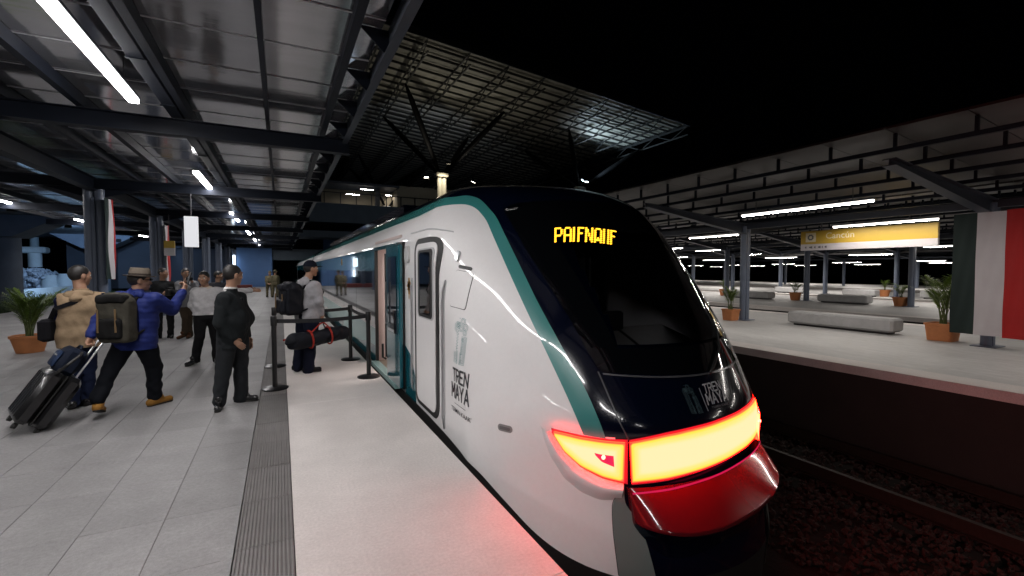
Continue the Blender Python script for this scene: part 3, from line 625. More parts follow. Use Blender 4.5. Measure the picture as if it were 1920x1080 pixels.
TG=D.materials.new('tinted glass'); TG.use_nodes=True; nt=TG.node_tree; nt.nodes.clear(); oo=nt.nodes.new('ShaderNodeOutputMaterial'); mx=nt.nodes.new('ShaderNodeMixShader'); tp_=nt.nodes.new('ShaderNodeBsdfTransparent'); gs=nt.nodes.new('ShaderNodeBsdfGlossy'); fr=nt.nodes.new('ShaderNodeFresnel')
tp_.inputs[0].default_value=(.72,.73,.75,1); gs.inputs['Roughness'].default_value=.03; gs.inputs['Color'].default_value=(.8,.8,.8,1); fr.inputs[0].default_value=1.45
nt.links.new(fr.outputs[0],mx.inputs[0]); nt.links.new(tp_.outputs[0],mx.inputs[1]); nt.links.new(gs.outputs[0],mx.inputs[2]); nt.links.new(mx.outputs[0],oo.inputs[0])
MB().grid(wsgrid(-.745,.745,np.linspace(.995,1.985,14),.0045)).build('windscreen',TG,tn,smooth=True)
CABD=mat('cab dark lining',(.010,.010,.012),.6); CABG=mat('cab desk grey',(.34,.33,.32),.5,var=.1)
MB().box(XC-1.4,XC+1.46,6.10,6.14,.1,2.3).build('cab_rear_wall',CABD,tn); MB().box(XC-1.0,XC+1.0,3.9,6.1,.1,.14).build('cab_floor',CABD,tn)
d_=MB(); d_.add([(XC-.72,3.02,.86),(XC+.72,3.02,.86),(XC+.78,3.75,1.02),(XC-.78,3.75,1.02),(XC-.78,3.78,.3),(XC+.78,3.78,.3)],[(0,1,2,3),(3,2,5,4)]); d_.build('cab_desk',CABG,tn)
for xx in (-.30,-.05): MB().tube([(XC+xx,3.1,.885),(XC+xx+.06,3.35,.95),(XC+xx+.16,3.72,1.03)],.012,6).build('desk_cable',RUB,tn)
MB().bbox(XC-.35,XC+.15,3.62,3.72,1.0,1.2,.02).build('cab_monitor',CABD,tn)
st_=MB(); st_.bbox(XC+.25,XC+.72,4.3,4.75,.55,.66,.04); st_.bbox(XC+.27,XC+.70,4.70,4.82,.62,1.35,.05); st_.build('driver_seat',mat('seat cloth',(.06,.055,.055),.9),tn)
MB().box(XC+1.515,XC+1.521,5.60,6.09,.93,1.86).build('cab_side_window',TG,tn)
wb=[]
for d in (0,.012): wb.append(np.stack([XC+np.linspace(-.77,.77,40),np.zeros(40)+2.7,.79-d+.03*np.linspace(-1,1,40)**2],-1))
wb=np.array(wb); wb[...,1]=P(wb[...,2])+g(wb[...,0]-XC)
MB().grid(snap(wb,.007)).build('windscreen_trim',mat('trim steel',(.2,.2,.21),.25,metal=.6),tn,smooth=True)
# wiper
w0=snap(np.array([[3.05,2.6,.74],[3.12,2.6,.80],[3.32,2.7,.93],[3.46,2.8,1.12]]),.03); MB().tube(w0,[.012,.012,.009,.006],8).build('wiper_arm',RUB,tn,smooth=True)
w1=snap(np.array([[3.30,2.7,.86],[3.42,2.8,1.05],[3.50,2.9,1.25]]),.022); MB().tube(w1,.008,6).build('wiper_blade',RUB,tn)
# ---- destination display: amber dot matrix, lowest row dark, as the photograph shows it
FONT={'P':['1111.','1...1','1...1','1...1','1111.','1....','1....','1....','.....'],'A':['.111.','1...1','1...1','1...1','11111','1...1','1...1','1...1','.....'],'L':['1....','1....','1....','1....','1....','1....','1....','1....','.....'],
'E':['1111','1...','1...','111.','1...','1...','1...','1...','....'],'N':['1...1','11..1','11..1','1.1.1','1.1.1','1..11','1..11','1...1','.....'],'Q':['.111.','1...1','1...1','1...1','1...1','1.1.1','11111','1...1','.....'],'U':['1..1','1..1','1..1','1..1','1..1','1..1','1..1','1..1','....']}
FONT['L']=['1','1','1','1','1','1','1','1','.']
AMB=emit('amber led',(1,.46,.02),3.2); 
dp=MB(); q00,q10,q01=np.array([2.32,3.679,2.014]),np.array([2.905,3.481,1.99]),np.array([2.262,3.586,1.868]); q11=np.array([2.80,3.36,1.838])
tot=sum(len(FONT[c][0])+1 for c in 'PALENQUE')+1
cx=0
for ci,ch in enumerate('PALENQUE'):
    gph=FONT[ch]
    for r_ in range(8):
        for c_ in range(len(gph[0])):
            if gph[r_][c_]=='1':
                u=(cx+c_+.5)/tot; v=(r_+.5)/8
                pt=(q00*(1-u)+q10*u)*(1-v)+(q01*(1-u)+q11*u)*v
                dp.add(snap(np.array([pt+d_ for d_ in (np.array([-.0105,0,.0115]),np.array([.0105,0,.0115]),np.array([.0105,0,-.0115]),np.array([-.0105,0,-.0115]))]),.008),[(3,2,1,0)])
    cx+=len(gph[0])+1+(1 if ch=='L' else 0)
dp.build('destination_letters',AMB,tn)
# ---- bumper apron under the light bar
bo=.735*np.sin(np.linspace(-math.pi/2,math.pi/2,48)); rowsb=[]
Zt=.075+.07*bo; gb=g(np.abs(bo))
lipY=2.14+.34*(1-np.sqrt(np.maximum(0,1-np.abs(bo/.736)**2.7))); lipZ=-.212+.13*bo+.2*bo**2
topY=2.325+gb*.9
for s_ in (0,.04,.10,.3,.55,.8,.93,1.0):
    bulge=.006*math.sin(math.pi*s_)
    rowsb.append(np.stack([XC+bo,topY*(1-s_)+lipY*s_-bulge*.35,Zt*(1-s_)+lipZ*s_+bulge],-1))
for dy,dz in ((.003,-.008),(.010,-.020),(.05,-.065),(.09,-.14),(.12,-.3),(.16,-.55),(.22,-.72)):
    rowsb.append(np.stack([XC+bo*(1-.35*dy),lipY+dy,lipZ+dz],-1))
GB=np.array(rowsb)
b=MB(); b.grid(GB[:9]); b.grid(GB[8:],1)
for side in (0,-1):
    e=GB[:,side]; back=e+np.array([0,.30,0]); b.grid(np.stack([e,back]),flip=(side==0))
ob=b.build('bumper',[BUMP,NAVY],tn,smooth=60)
strip('bumper_lip',[(2.27,2.53,-.005),(2.5,2.40,.03),(2.87,2.31,.085),(3.2,2.33,.13),(3.45,2.40,.15),(3.64,2.5,.155)],[(2.27,2.53,-.02),(2.5,2.40,.015),(2.87,2.31,.07),(3.2,2.33,.115),(3.45,2.40,.135),(3.64,2.5,.14)],emit('lip glow',(1,.01,.12),.6),.05,40,3,sm=1)  # light bar's glow on the lip, painted as emission; the lip is no lamp
MB().bbox(XC-.3,XC+.3,2.34,3.2,-1.0,-.72,.05).build('coupler_cover',RUB,tn)
strip('skirt',[(2.138,2.515,-.595),(1.975,2.673,-.56),(1.854,2.825,-.515),(1.735,3.03,-.425),(1.63,3.26,-.28),(1.53,3.55,-.125),(1.48,3.85,-.06),(1.46,4.3,-.03),(1.46,5,-.01),(1.46,8,0.0),(1.46,25.7,.0)],[(2.138,2.515,-.70),(1.975,2.673,-.70),(1.854,2.825,-.70),(1.735,3.03,-.70),(1.63,3.26,-.70),(1.53,3.55,-.70),(1.48,3.85,-.70),(1.46,4.3,-.70),(1.46,5,-.7),(1.47,8,-.70),(1.47,25.7,-.70)],RUB,.012,400,6,sm=4)
# ---- cab door, handrails, hatch and fittings on the platform side
def sx(y,z,off=0.):
    y=np.asarray(y,float); z=np.asarray(z,float); y,z=np.broadcast_arrays(y,z)
    return snap(np.stack([np.full(y.shape,1.47),y,z],-1),off)
def patch(name,y0,y1,z0,z1,m,off,r=.0,n=14,parent=tn,thick=True):
    """rounded panel laid on the side skin, standing off it, with its edges turned back to the skin"""
    bnd=[]
    rr=min(r,(y1-y0)/2-.001,(z1-z0)/2-.001)
    for (cy,cz,a0) in ((y1-rr,z1-rr,0),(y0+rr,z1-rr,90),(y0+rr,z0+rr,180),(y1-rr,z0+rr,270)):
        for k in range(6): a=R(a0+90*k/5); bnd.append((cy+rr*math.cos(a),cz+rr*math.sin(a)))
    bb_=[]
    for (p,q) in zip(bnd,bnd[1:]+bnd[:1]):
        n_=max(1,int(math.hypot(q[0]-p[0],q[1]-p[1])/.07)); bb_+=[(p[0]+(q[0]-p[0])*i/n_,p[1]+(q[1]-p[1])*i/n_) for i in range(n_)]
    bnd=bb_
    # ring loops shrinking to the middle line keep the surface on the skin
    cy=(y0+y1)/2; hz=(z1-z0)/2-min((y1-y0),(z1-z0))/2; cz=(z0+z1)/2; hy=(y1-y0)/2-min((y1-y0),(z1-z0))/2
    mid=[(min(max(a,cy-hy),cy+hy),min(max(c_,cz-hz),cz+hz)) for a,c_ in bnd]
    L=[]
    for t in np.linspace(0,1,9): L.append([(a*(1-t)+p[0]*t,c_*(1-t)+p[1]*t) for (a,c_),p in zip(bnd,mid)])
    L=np.array(L); G=sx(L[...,0],L[...,1],off); e=sx(L[0,:,0],L[0,:,1],-.004)
    G=np.concatenate([e[None],G]); G=np.concatenate([G,G[:,:1]],1)
    b=MB(); b.grid(G); o=b.build(name,m,parent,smooth=35); fixn2(o); return o
def fixn2(o):
    me=o.data; n=len(me.polygons)
    if sum(p.normal.x*p.area for p in me.polygons)>0: me.flip_normals()
dr=patch('cab_door_seal',4.55,5.49,.02,1.985,RUB,.008,.17)
patch('cab_door',4.645,5.395,.075,1.92,WHITE,.016,.11)
patch('cab_window_trim',4.69,5.31,1.07,1.86,mat('window trim grey',(.42,.42,.43),.35),.022,.07); patch('cab_window_gasket',4.73,5.27,1.085,1.845,RUB,.025,.06); patch('cab_window',4.80,5.20,1.12,1.815,GLASSB,.028,.04)
patch('door_sticker',4.80,4.98,.94,1.0,mat('sticker grey',(.40,.40,.42),.5),.013,.01); patch('door_sticker',4.80,4.98,.90,.915,GREYT,.013,.004); patch('door_sticker',4.86,5.05,.36,.44,mat('sticker grey',(.4,.4,.4)),.013,.01); patch('door_sticker',4.86,5.05,.31,.33,GREYT,.013,.004)
patch('door_lock',4.74,4.80,.50,.60,GREYT,.013,.03)
patch('rain_gutter',4.45,5.75,2.075,2.09,mat('window trim grey',(.42,.42,.43)),.010,.006)
for y_ in (4.40,5.62):
    z=np.linspace(.0 if y_<5 else .1,1.52,14); pts=sx(np.full(14,y_),z,.022); pts[0]=sx(np.array([y_]),np.array([z[0]]),0)[0]; pts[-1]=sx(np.array([y_]),np.array([z[-1]]),0)[0]
    patch('handrail_recess',y_-.03,y_+.03,z[0],z[-1],mat('recess grey',(.46,.46,.47),.4),.003,.03); MB().tube(pts,.010,10).build('handrail',mat('rail grey',(.34,.34,.35),.3),tn,smooth=True)
patch('hatch_gap',3.975,4.245,1.262,1.655,RUB,.003,.03); patch('hatch',3.98,4.24,1.268,1.65,WHITE,.007,.028); patch('vent_slot',4.02,4.22,1.675,1.712,RUB,.008,.018)
patch('marker_light',4.25,4.30,1.74,1.86,mat('lens clear',(.6,.62,.65),.1),.02,.024); patch('camera_pod',5.72,5.92,1.72,1.92,mat('pod white',(.6,.59,.59),.2),.03,.06)
patch('step_recess',3.18,3.34,.285,.345,mat('recess steel',(.25,.24,.24),.4),.005,.028); patch('step_plate',3.20,3.32,.30,.33,mat('recess dark',(.16,.15,.15),.3,metal=.5),.008,.014)
# badge
b=MB(); 
for (y0_,z0_,y1_,z1_) in ((5.70,1.36,5.86,1.47),(5.74,1.31,5.82,1.52),(5.67,1.40,5.89,1.43),(5.77,1.25,5.80,1.32)):
    b.add(sx(np.array([y1_,y0_,y0_,y1_]),np.array([z0_,z0_,z1_,z1_]),.004),[(0,1,2,3)])
b.build('badge',mat('gold print',(.33,.17,.03),.5),tn)
# ---- lettering and emblem
def text_verts(s,size=1.,sp=1.):
    cu=D.curves.new('lettering','FONT'); cu.body=s; cu.size=size; cu.space_character=sp; cu.resolution_u=3; cu.offset=.006*size
    o=D.objects.new('lettering',cu); COL.objects.link(o); me=D.meshes.new_from_object(o.evaluated_get(bpy.context.evaluated_depsgraph_get())); D.objects.remove(o); D.curves.remove(cu)
    v=np.array([q.co[:] for q in me.vertices]); f=[tuple(p.vertices) for p in me.polygons]; D.meshes.remove(me); return v,f
def side_text(name,s,y0,y1,zt,zb,m):      # y0 = left end (far), y1 = right end (near the nose)
    v,f=text_verts(s); x=(v[:,0]-v[:,0].min())/np.ptp(v[:,0]); z=(v[:,1]-v[:,1].min())/np.ptp(v[:,1])
    p=sx(y0+(y1-y0)*x,zb+(zt-zb)*z,.005); b=MB(); b.add(p,f); o=b.build(name,m,tn); fixn2(o); return o
STK={'T':[[(0,1),(1,1)],[(.5,1),(.5,0)]],'R':[[(0,0),(0,1),(.75,1),(1,.88),(1,.62),(.75,.48),(0,.48)],[(.5,.48),(1,0)]],'E':[[(1,1),(0,1),(0,0),(1,0)],[(0,.52),(.8,.52)]],'N':[[(0,0),(0,1),(1,0),(1,1)]],'M':[[(0,0),(0,1),(.5,.38),(1,1),(1,0)]],'A':[[(0,0),(.5,1),(1,0)],[(.2,.32),(.8,.32)]],'Y':[[(0,1),(.5,.5),(1,1)],[(.5,.5),(.5,0)]]}
def strokes(word,wt=.27,gap=.36):
    Q=[];n=len(word); tot=n+gap*(n-1)
    for i,ch in enumerate(word):
        x0=i*(1+gap)
        for pl_ in STK[ch]:
            for (p,q) in zip(pl_[:-1],pl_[1:]):
                p=np.array([x0+p[0]*1.0,p[1]*1.5]);q=np.array([x0+q[0]*1.0,q[1]*1.5]); d=(q-p)/np.linalg.norm(q-p); n_=np.array([-d[1],d[0]])*wt/2; e=d*wt*.45
                Q.append(np.array([p-e-n_,q+e-n_,q+e+n_,p-e+n_])/np.array([tot,1.5]))
    return Q
def side_strokes(word,y0,y1,zt,zb,m):
    b=MB()
    for q in strokes(word): b.add(sx(y0+(y1-y0)*q[:,0],zb+(zt-zb)*q[:,1],.005),[(3,2,1,0)])
    fixn2(b.build('lettering',m,tn))
side_strokes('TREN',4.12,3.78,.682,.568,GREYT); side_strokes('MAYA',4.15,3.75,.535,.410,GREYT); side_text('lettering',"TSIIMIN K'AAK'",4.17,3.70,.312,.268,GREYT)
b=MB(); b.add(sx(np.array([4.08,3.80,3.80,4.08]),np.array([.352,.352,.357,.357]),.005),[(0,1,2,3)]); fixn2(b.build('print_line',GREYT,tn))
def glyph():
    """interlaced stepped emblem, as thin strokes in a 1 x 2 frame"""
    Q=[]
    def pl(pts,w=.012):
        for (a,b_) in zip(pts[:-1],pts[1:]):
            a=np.array(a,float);b_=np.array(b_,float);d=(b_-a)/np.linalg.norm(b_-a); n_=np.array([-d[1],d[0]])*w/2; e=d*w/2
            Q.append([a-e-n_,b_+e-n_,b_+e+n_,a-e+n_])
    for k in range(4):   # nested outline of a tower with a stepped head
        i=.055*k
        pl([(.05+i,.06+i),(.05+i,1.62-i*.6),(.16+i*.5,1.75-i),(.40,1.75-i)]); pl([(.05+i,.06+i),(.42-i*.3,.02+i)]); pl([(.95-i,.06+i),(.95-i,1.18-i)]); pl([(.58+i*.3,.02+i),(.95-i,.06+i)]); pl([(.62,1.18-i),(.95-i,1.18-i)])
    for k in range(3): pl([(.42-.05*k,.02+.05*k),(.42-.05*k,.55)]); pl([(.58+.05*k,.02+.05*k),(.58+.05*k,.5)])
    for k in range(9): z=.6+.12*k; pl([(.27,z),(.40,z+.05),(.27,z+.1)]); 
    for k in range(7): z=.45+.1*k; pl([(.62,z),(.74,z),(.74,z+.05),(.62,z+.05)])
    for k in range(7): z=.12+.1*k; pl([(.30,z),(.38,z+.06)]); pl([(.64,z),(.72,z+.05)])
    for (cx_,cz_,r_) in ((.30,1.62,.13),(.30,1.62,.07),(.56,1.82,.15),(.56,1.82,.09),(.78,1.60,.15),(.78,1.60,.08),(.52,1.50,.13),(.52,1.50,.07),(.78,1.36,.12),(.78,1.36,.06)):
        pl([(cx_+r_*math.cos(a),cz_+r_*math.sin(a)) for a in np.linspace(0,2*math.pi,11)])
    for k in range(5): pl([(.10+.18*k,1.96-.03*(k%2)),(.2+.18*k,1.90+.03*(k%2))]) if 0<k<4 else None
    return Q
GL=glyph()
b=MB()
for q in GL:
    q=np.array(q); b.add(sx(4.11-.245*q[:,0],.735+.455*q[:,1]/2,.005),[(3,2,1,0)])
fixn2(b.build('emblem',mat('teal print',(.03,.21,.22),.5),tn))
def hood(u,v,o4):   # bilinear map onto the hood
    a,b_,c_,d_=[np.array(q) for q in o4]; u=np.asarray(u)[:,None];v=np.asarray(v)[:,None]
    return snap((a*(1-u)+b_*u)*(1-v)+(c_*(1-u)+d_*u)*v,.004)
HE=[(2.727,2.524,.73),(2.836,2.507,.73),(2.738,2.412,.531),(2.855,2.394,.528)]
b=MB()
for q in GL: q=np.array(q); b.add(hood(q[:,0],1-q[:,1]/2,HE),[(0,1,2,3)])
b.build('hood_emblem',mat('dim teal print',(.10,.17,.18),.4),tn)
WPR=mat('pale print',(.42,.42,.43),.4)
def hood_text(s,o4,m):
    v,f=text_verts(s); x=(v[:,0]-v[:,0].min())/np.ptp(v[:,0]); z=(v[:,1]-v[:,1].min())/np.ptp(v[:,1]); b=MB(); b.add(hood(x,1-z,o4),f); return b.build('hood_lettering',m,tn)
def hood_strokes(word,o4):
    b=MB()
    for q in strokes(word): b.add(hood(q[:,0],1-q[:,1],o4),[(0,1,2,3)])
    b.build('hood_lettering',WPR,tn)
hood_strokes('TREN',[(2.945,2.5,.708),(3.135,2.5,.722),(2.935,2.46,.655),(3.135,2.47,.665)]); hood_strokes('MAYA',[(2.935,2.46,.642),(3.165,2.47,.652),(2.925,2.42,.578),(3.165,2.43,.585)]); hood_text("TSIIMIN K'AAK'",[(2.95,2.42,.556),(3.15,2.43,.562),(2.95,2.42,.54),(3.15,2.42,.545)],mat('dim print',(.12,.12,.13),.5))
b=MB(); b.add(hood(np.array([0,1,1,0.]),np.array([0,0,1,1.]),[(2.893,2.475,.70),(2.899,2.475,.70),(2.897,2.4,.535),(2.903,2.4,.535)]),[(0,1,2,3)]); b.build('hood_line',WPR,tn)
# ---- passenger door: open leaf slid towards the nose, lit vestibule
MB().bbox(1.375,1.425,5.98,6.80,.045,1.955,.012).build('door_leaf',TEALD,tn)
MB().bbox(1.366,1.376,6.12,6.66,.75,1.80,.004).build('door_window',GLASSW,tn); MB().tube([(1.34,6.64,.85),(1.34,6.64,1.45)],.012,8).build('door_handle',CHROME,tn)
MB().box(1.40,1.468,6.81,6.87,.02,1.95).build('door_edge',RUB,tn); MB().box(1.43,1.475,6.02,6.30,.03,1.99).build('door_pocket',RUB,tn)
MB().box(1.452,1.50,8.09,8.15,.0,1.97).build('door_post',RUB,tn); MB().box(1.445,1.5,6.3,8.15,1.945,2.0).build('door_header',TEALD,tn); MB().box(1.38,1.5,6.3,8.15,-.03,.035).build('door_sill',LTEAL,tn)
vb=MB(); vb.box(1.5,4.3,6.26,8.2,.0,.03); vb.build('vestibule_floor',mat('vestibule floor',(.20,.16,.12),.5),tn)
MB().box(1.5,4.3,8.16,8.2,.03,2.1).build('vestibule_wall',PINKW,tn); MB().box(3.3,3.34,6.26,8.16,.03,2.1).build('vestibule_wall',PINKW,tn); MB().box(1.5,3.3,6.22,6.26,.03,2.1).build('vestibule_wall',PINKW,tn); MB().box(1.47,3.3,6.26,8.16,2.06,2.1).build('vestibule_ceiling',PINKW,tn)
MB().box(1.9,2.9,7.0,7.3,2.035,2.058).build('vestibule_lamp',emit('vestibule lamp',(1,.90,.84),22),tn)
MB().tube([(1.62,8.05,.1),(1.62,8.05,1.9)],.018,8).build('grab_pole',mat('black tube',(.02,.02,.02),.4),tn); MB().tube([(1.54,7.95,.35),(1.54,7.95,.12),(1.60,8.0,.08)],.02,8).build('grab_pole',RUB,tn)
# ---- side panels behind the door
def side_panels(parent,ya,yb,first):
    def bx(n,y0,y1,z0,z1,m,pr): return MB().tile(1.46-pr,1.478,y0,y1,z0,z1,.003).build(n,m,parent)
    bx('window_band',ya,yb,.60,1.985,GLASSB,.004)
    bx('band_header',ya,yb,1.615,1.98,mat('band teal film',(.028,.19,.24),.16,coat=.8),.007)
    n=int((yb-ya)/2.05); d=(yb-ya)/n
    for k in range(n): bx('window',ya+d*k+.012,ya+d*(k+1)-.012,.665,1.605,GLASSW,.008)
    bx('lower_panel',ya,yb,.06,.597,LTEAL,.004)
    # dark teal stepped wedges along the sill
    b=MB(); yy=ya
    while yy+4.4<yb+.1:
        prof=[(0,-.2),(4.2,-.2),(4.2,-.02),(3.4,.02),(2.6,.10),(1.7,.17),(.9,.26),(0,.30)]
        b.add([(1.4545,yy+p[0],p[1]) for p in prof],[tuple(range(8))]); yy+=4.6
    o=b.build('teal_wedge',TEALD,parent); fixn2(o)
    bx('sill_strip',ya,yb,-.25,.05,LTEAL,.002)
side_panels(tn,8.16,25.7,True)
b=MB(); b.add([(1.4545,6.0,-.2),(1.4545,5.46,-.2),(1.4545,5.50,.30),(1.4545,5.75,.55),(1.4545,6.0,.62)],[(0,1,2,3,4)]); fixn2(b.build('teal_wedge',TEALD,tn))
MB().tile(1.448,1.46,10.1,10.75,1.69,1.87,.003).build('side_display',emit('side display',(.62,.80,1),1.6),tn)
b=MB(); b.lathe([(.0001,0),(.09,0),(.09,.006),(.0001,.006)],(0,0,0),14); b.v=[(1.452-z,12.9+x,1.83+y) for x,y,z in b.v]; o=b.build('round_badge',mat('gold print',(.33,.17,.03)),tn); 
MB().bbox(XC-1.0,XC+1.0,3.9+2,25.5,-1.0,-.9,.02).build('underframe',RUB,tn)
for yb_ in (6.5,22):
    for s in (-.63,.63): 
        b=MB(); b.lathe([(.001,-.07),(.40,-.07),(.42,-.05),(.42,.05),(.40,.07),(.001,.07)],(0,0,0),24); b.v=[(XC+s+z,yb_+x,-.68+y) for x,y,z in b.v]; b.build('wheel',RUST,tn,smooth=30)
MB().box(XC-.8,XC+.8,9,24,2.70,2.9).build('roof_unit',NAVY,tn)
# ---- following cars
def car(y0,y1,label):
    t=thing('train_car',(XC,(y0+y1)/2,-1.1),label,'train car','cars of the train')
    zz=[z for z in zl]; prof=[(-float(W(z)),z) for z in zz]+[(float(W(z)),z) for z in zz[::-1]]
    b=MB(); n=len(prof)
    b.add([(XC+a,y,c) for y in (y0,y1) for a,c in prof],[(k,(k+1)%n,n+(k+1)%n,n+k) for k in range(n)])
    b.m=[1 if (prof[k][1]>2.37) else (2 if prof[k][1]<-.62 else 0) for k in range(n)]; b.f.append(tuple(range(n-1,-1,-1))); b.m.append(2); b.f.append(tuple(range(n,2*n))); b.m.append(2)
    b.build('body',[WHITE,NAVY,RUB],t,smooth=50)
    strip('teal_stripe',[(1.56,y0,2.295),(1.56,y1,2.295)],[(1.66,y0,2.43),(1.66,y1,2.43)],TEAL,.004,4,6,parent=t)
    side_panels(t,y0+.3,y1-.3,False)
    MB().box(XC-1.1,XC+1.1,y0-.45,y0,-.6,2.3).build('gangway',RUB,t)
    return t
car(26.25,49.5,'second white car of the train, beyond the boarding passenger'); car(50,74,'farthest car of the train under the footbridge')
# ================================================================ PLATFORM FURNITURE
def stanchion(x,y,label):
    t=thing('stanchion',(x,y,0),label,'queue post','retractable belt posts at the train door')
    MB().lathe([(.001,0),(.165,0),(.17,.012),(.15,.022),(.06,.034),(.001,.036)],(x,y,0),28).build('base',BLACKM,t,smooth=40)
    MB().tube([(x,y,.03),(x,y,.93)],.032,16).build('post',BLACKP,t,smooth=40); MB().lathe([(.036,.86),(.040,.865),(.040,.985),(.034,.995),(.001,.997)],(x,y,0),18).build('belt_head',BLACKP,t,smooth=40); return t
SP=[(-.10,6.95),(-.115,8.57),(1.10,8.62),(1.16,7.08)]
ts=[stanchion(*SP[0],'nearest queue post, on the ribbed strip beside the suit wearer'),stanchion(*SP[1],'queue post on the ribbed strip behind the nearest post'),stanchion(*SP[2],'queue post at the platform edge, farther from the viewer'),stanchion(*SP[3],'queue post at the platform edge beside the open train door')]
BELT=FAB2=mat('black webbing',(.012,.012,.014),.7)
for a,b,t in ((0,3,ts[0]),(1,2,ts[1]),(2,3,ts[2])):
    p,q=SP[a],SP[b]; m=MB(); n=10
    for k in range(n):
        u0,u1=k/n,(k+1)/n; s0=-.025*math.sin(math.pi*u0); s1=-.025*math.sin(math.pi*u1)
        m.beam((p[0]+(q[0]-p[0])*u0,p[1]+(q[1]-p[1])*u0,.925+s0),(p[0]+(q[0]-p[0])*u1,p[1]+(q[1]-p[1])*u1,.925+s1),.004,.055)
    m.build('belt',BELT,t)
# potted palms
def palm(x,y,label,round_pot=True,pr=.27,ph=.33,n=13,hgt=1.05,spread=.75,seed=1,lean=0.,stem=.25):
    r=random.Random(seed); t=thing('potted_palm',(x,y,0),label,'potted plant','potted palms on the platforms')
    if round_pot: MB().lathe([(.001,0),(pr*.68,0),(pr*.93,ph-.05),(pr*.93,ph-.05),(pr,ph-.05),(pr,ph),(pr*.9,ph),(pr*.86,ph-.05),(.001,ph-.05)],(x,y,0),28).build('pot',TERRA,t,smooth=35)
    else:
        b=MB(); a=pr*.82; V=[]
        for z,k in ((0,.84),(ph-.05,.98),(ph-.05,1.04),(ph,1.05),(ph,.93),(ph-.04,.92)):
            q=[]
            for (cx,cy,a0) in ((1,1,0),(-1,1,90),(-1,-1,180),(1,-1,270)):
                for i in range(4): an=R(a0+30*i); q.append((x+k*(cx*a*.78+.22*a*math.cos(an)),y+k*(cy*a*.78+.22*a*math.sin(an)),z))
            V.append(q)
        nn=16; b.add([p for q in V for p in q],[(i*nn+k,i*nn+(k+1)%nn,(i+1)*nn+(k+1)%nn,(i+1)*nn+k) for i in range(5) for k in range(nn)]+[tuple(range(nn-1,-1,-1)),tuple(range(5*nn,6*nn))]); b.build('pot',TERRA,t,smooth=35)
    MB().lathe([(.001,ph-.06),(pr*.84,ph-.06),(pr*.6,ph-.03),(.001,ph-.02)],(x,y,0),16).build('soil',SOIL,t)
    for k in range(n):
        az=2*math.pi*k/n+r.uniform(-.3,.3); L=hgt*r.uniform(.7,1.05); out=spread*r.uniform(.25,1.)*L; x0=x+r.uniform(-.06,.06); y0=y+r.uniform(-.06,.06)
        def pt(s): return Vector((x0+math.cos(az)*out*s**1.7,y0+math.sin(az)*out*s**1.7,ph-.04+L*(s-.42*spread*s**2.6)))
        b=MB(); S_=[i/9 for i in range(10)]; b.tube([pt(s) for s in S_],[.010*(1-.75*s) for s in S_],5)
        for i in range(17):
            s=stem+(.99-stem)*i/16; p=pt(s); d=(pt(min(1,s+.03))-pt(s-.03)).normalized(); sd=d.cross(Vector((0,0,1))).normalized()
            ll=(.30*math.sin(math.pi*(.12+.80*(s-stem)/(1-stem)))+.05)*hgt*r.uniform(.85,1.1)
            for sg in (-1,1):
                w=d*.72+sd*sg*.75+Vector((0,0,r.uniform(-.18,.12))); w.normalize(); e=p+w*ll-Vector((0,0,.22*ll)); mid=p+w*ll*.45; wd=w.cross(Vector((0,0,1))).normalized()*.012
                b.add([p,mid+wd,e,mid-wd],[(0,1,2,3)],1)
        b.build('frond',[STEM,LEAF],t)
    return t
palm(-4.44,12.26,'feathery palm in a round terracotta pot beside the left column row',True,.29,.34,24,1.12,.48,seed=3,stem=.3)
palm(12.94,9.88,'palm in a square terracotta pot left of the first platform column',False,.25,.36,11,.95,.38,seed=5,stem=.4)
palm(13.56,4.81,'tall palm in the large square terracotta pot beside the banner',False,.32,.40,16,1.25,.36,seed=8,stem=.38)
palm(24.43,14.77,'small potted palm under the left end of the yellow sign',True,.3,.42,9,.8,.6,seed=9); palm(24.7,10.25,'small potted palm under the right half of the yellow sign',True,.32,.40,10,1.0,.9,seed=11)
palm(32.7,14.4,'tiny potted palm on the third platform under the yellow sign',True,.3,.4,8,.9,.6,seed=12); palm(25.0,19.6,'tiny potted palm left of the nearest column, second platform',True,.3,.4,8,.9,.6,seed=13)
# benches
BEN=mat('bench concrete',(.40,.40,.405),.7,var=.16,vs=5,bump=.002,bs=70)
def bench(x0,x1,y0,y1,h,label):
    cx,cy=(x0+x1)/2,(y0+y1)/2; t=thing('bench',(cx,cy,0),label,'bench','concrete block benches')
    b=MB(); b.bbox(x0,x1,y0,y1,.055,h,.05); b.build('seat_block',BEN,t,smooth=25); MB().box(x0+.10,x1-.10,y0+.15,y1-.15,0,.056).build('plinth',mat('bench plinth',(.05,.05,.05),.8),t); return t
bench(13.42,14.0,5.72,8.35,.40,'long pale concrete bench on the first platform across the tracks')
bench(24.1,24.7,11.3,13.5,.40,'pale concrete bench on the second platform below the yellow sign'); bench(23.6,24.2,15.7,18.4,.40,'pale concrete bench on the second platform right of the nearest column')
bench(31.6,32.2,14.4,16.2,.42,'small far bench seen just above the bench below the yellow sign'); bench(31.6,32.2,18.6,20.6,.42,'small far bench between the two pots, third platform'); bench(32.2,32.8,9.6,12.5,.42,'small far bench beside the tall palm, third platform')
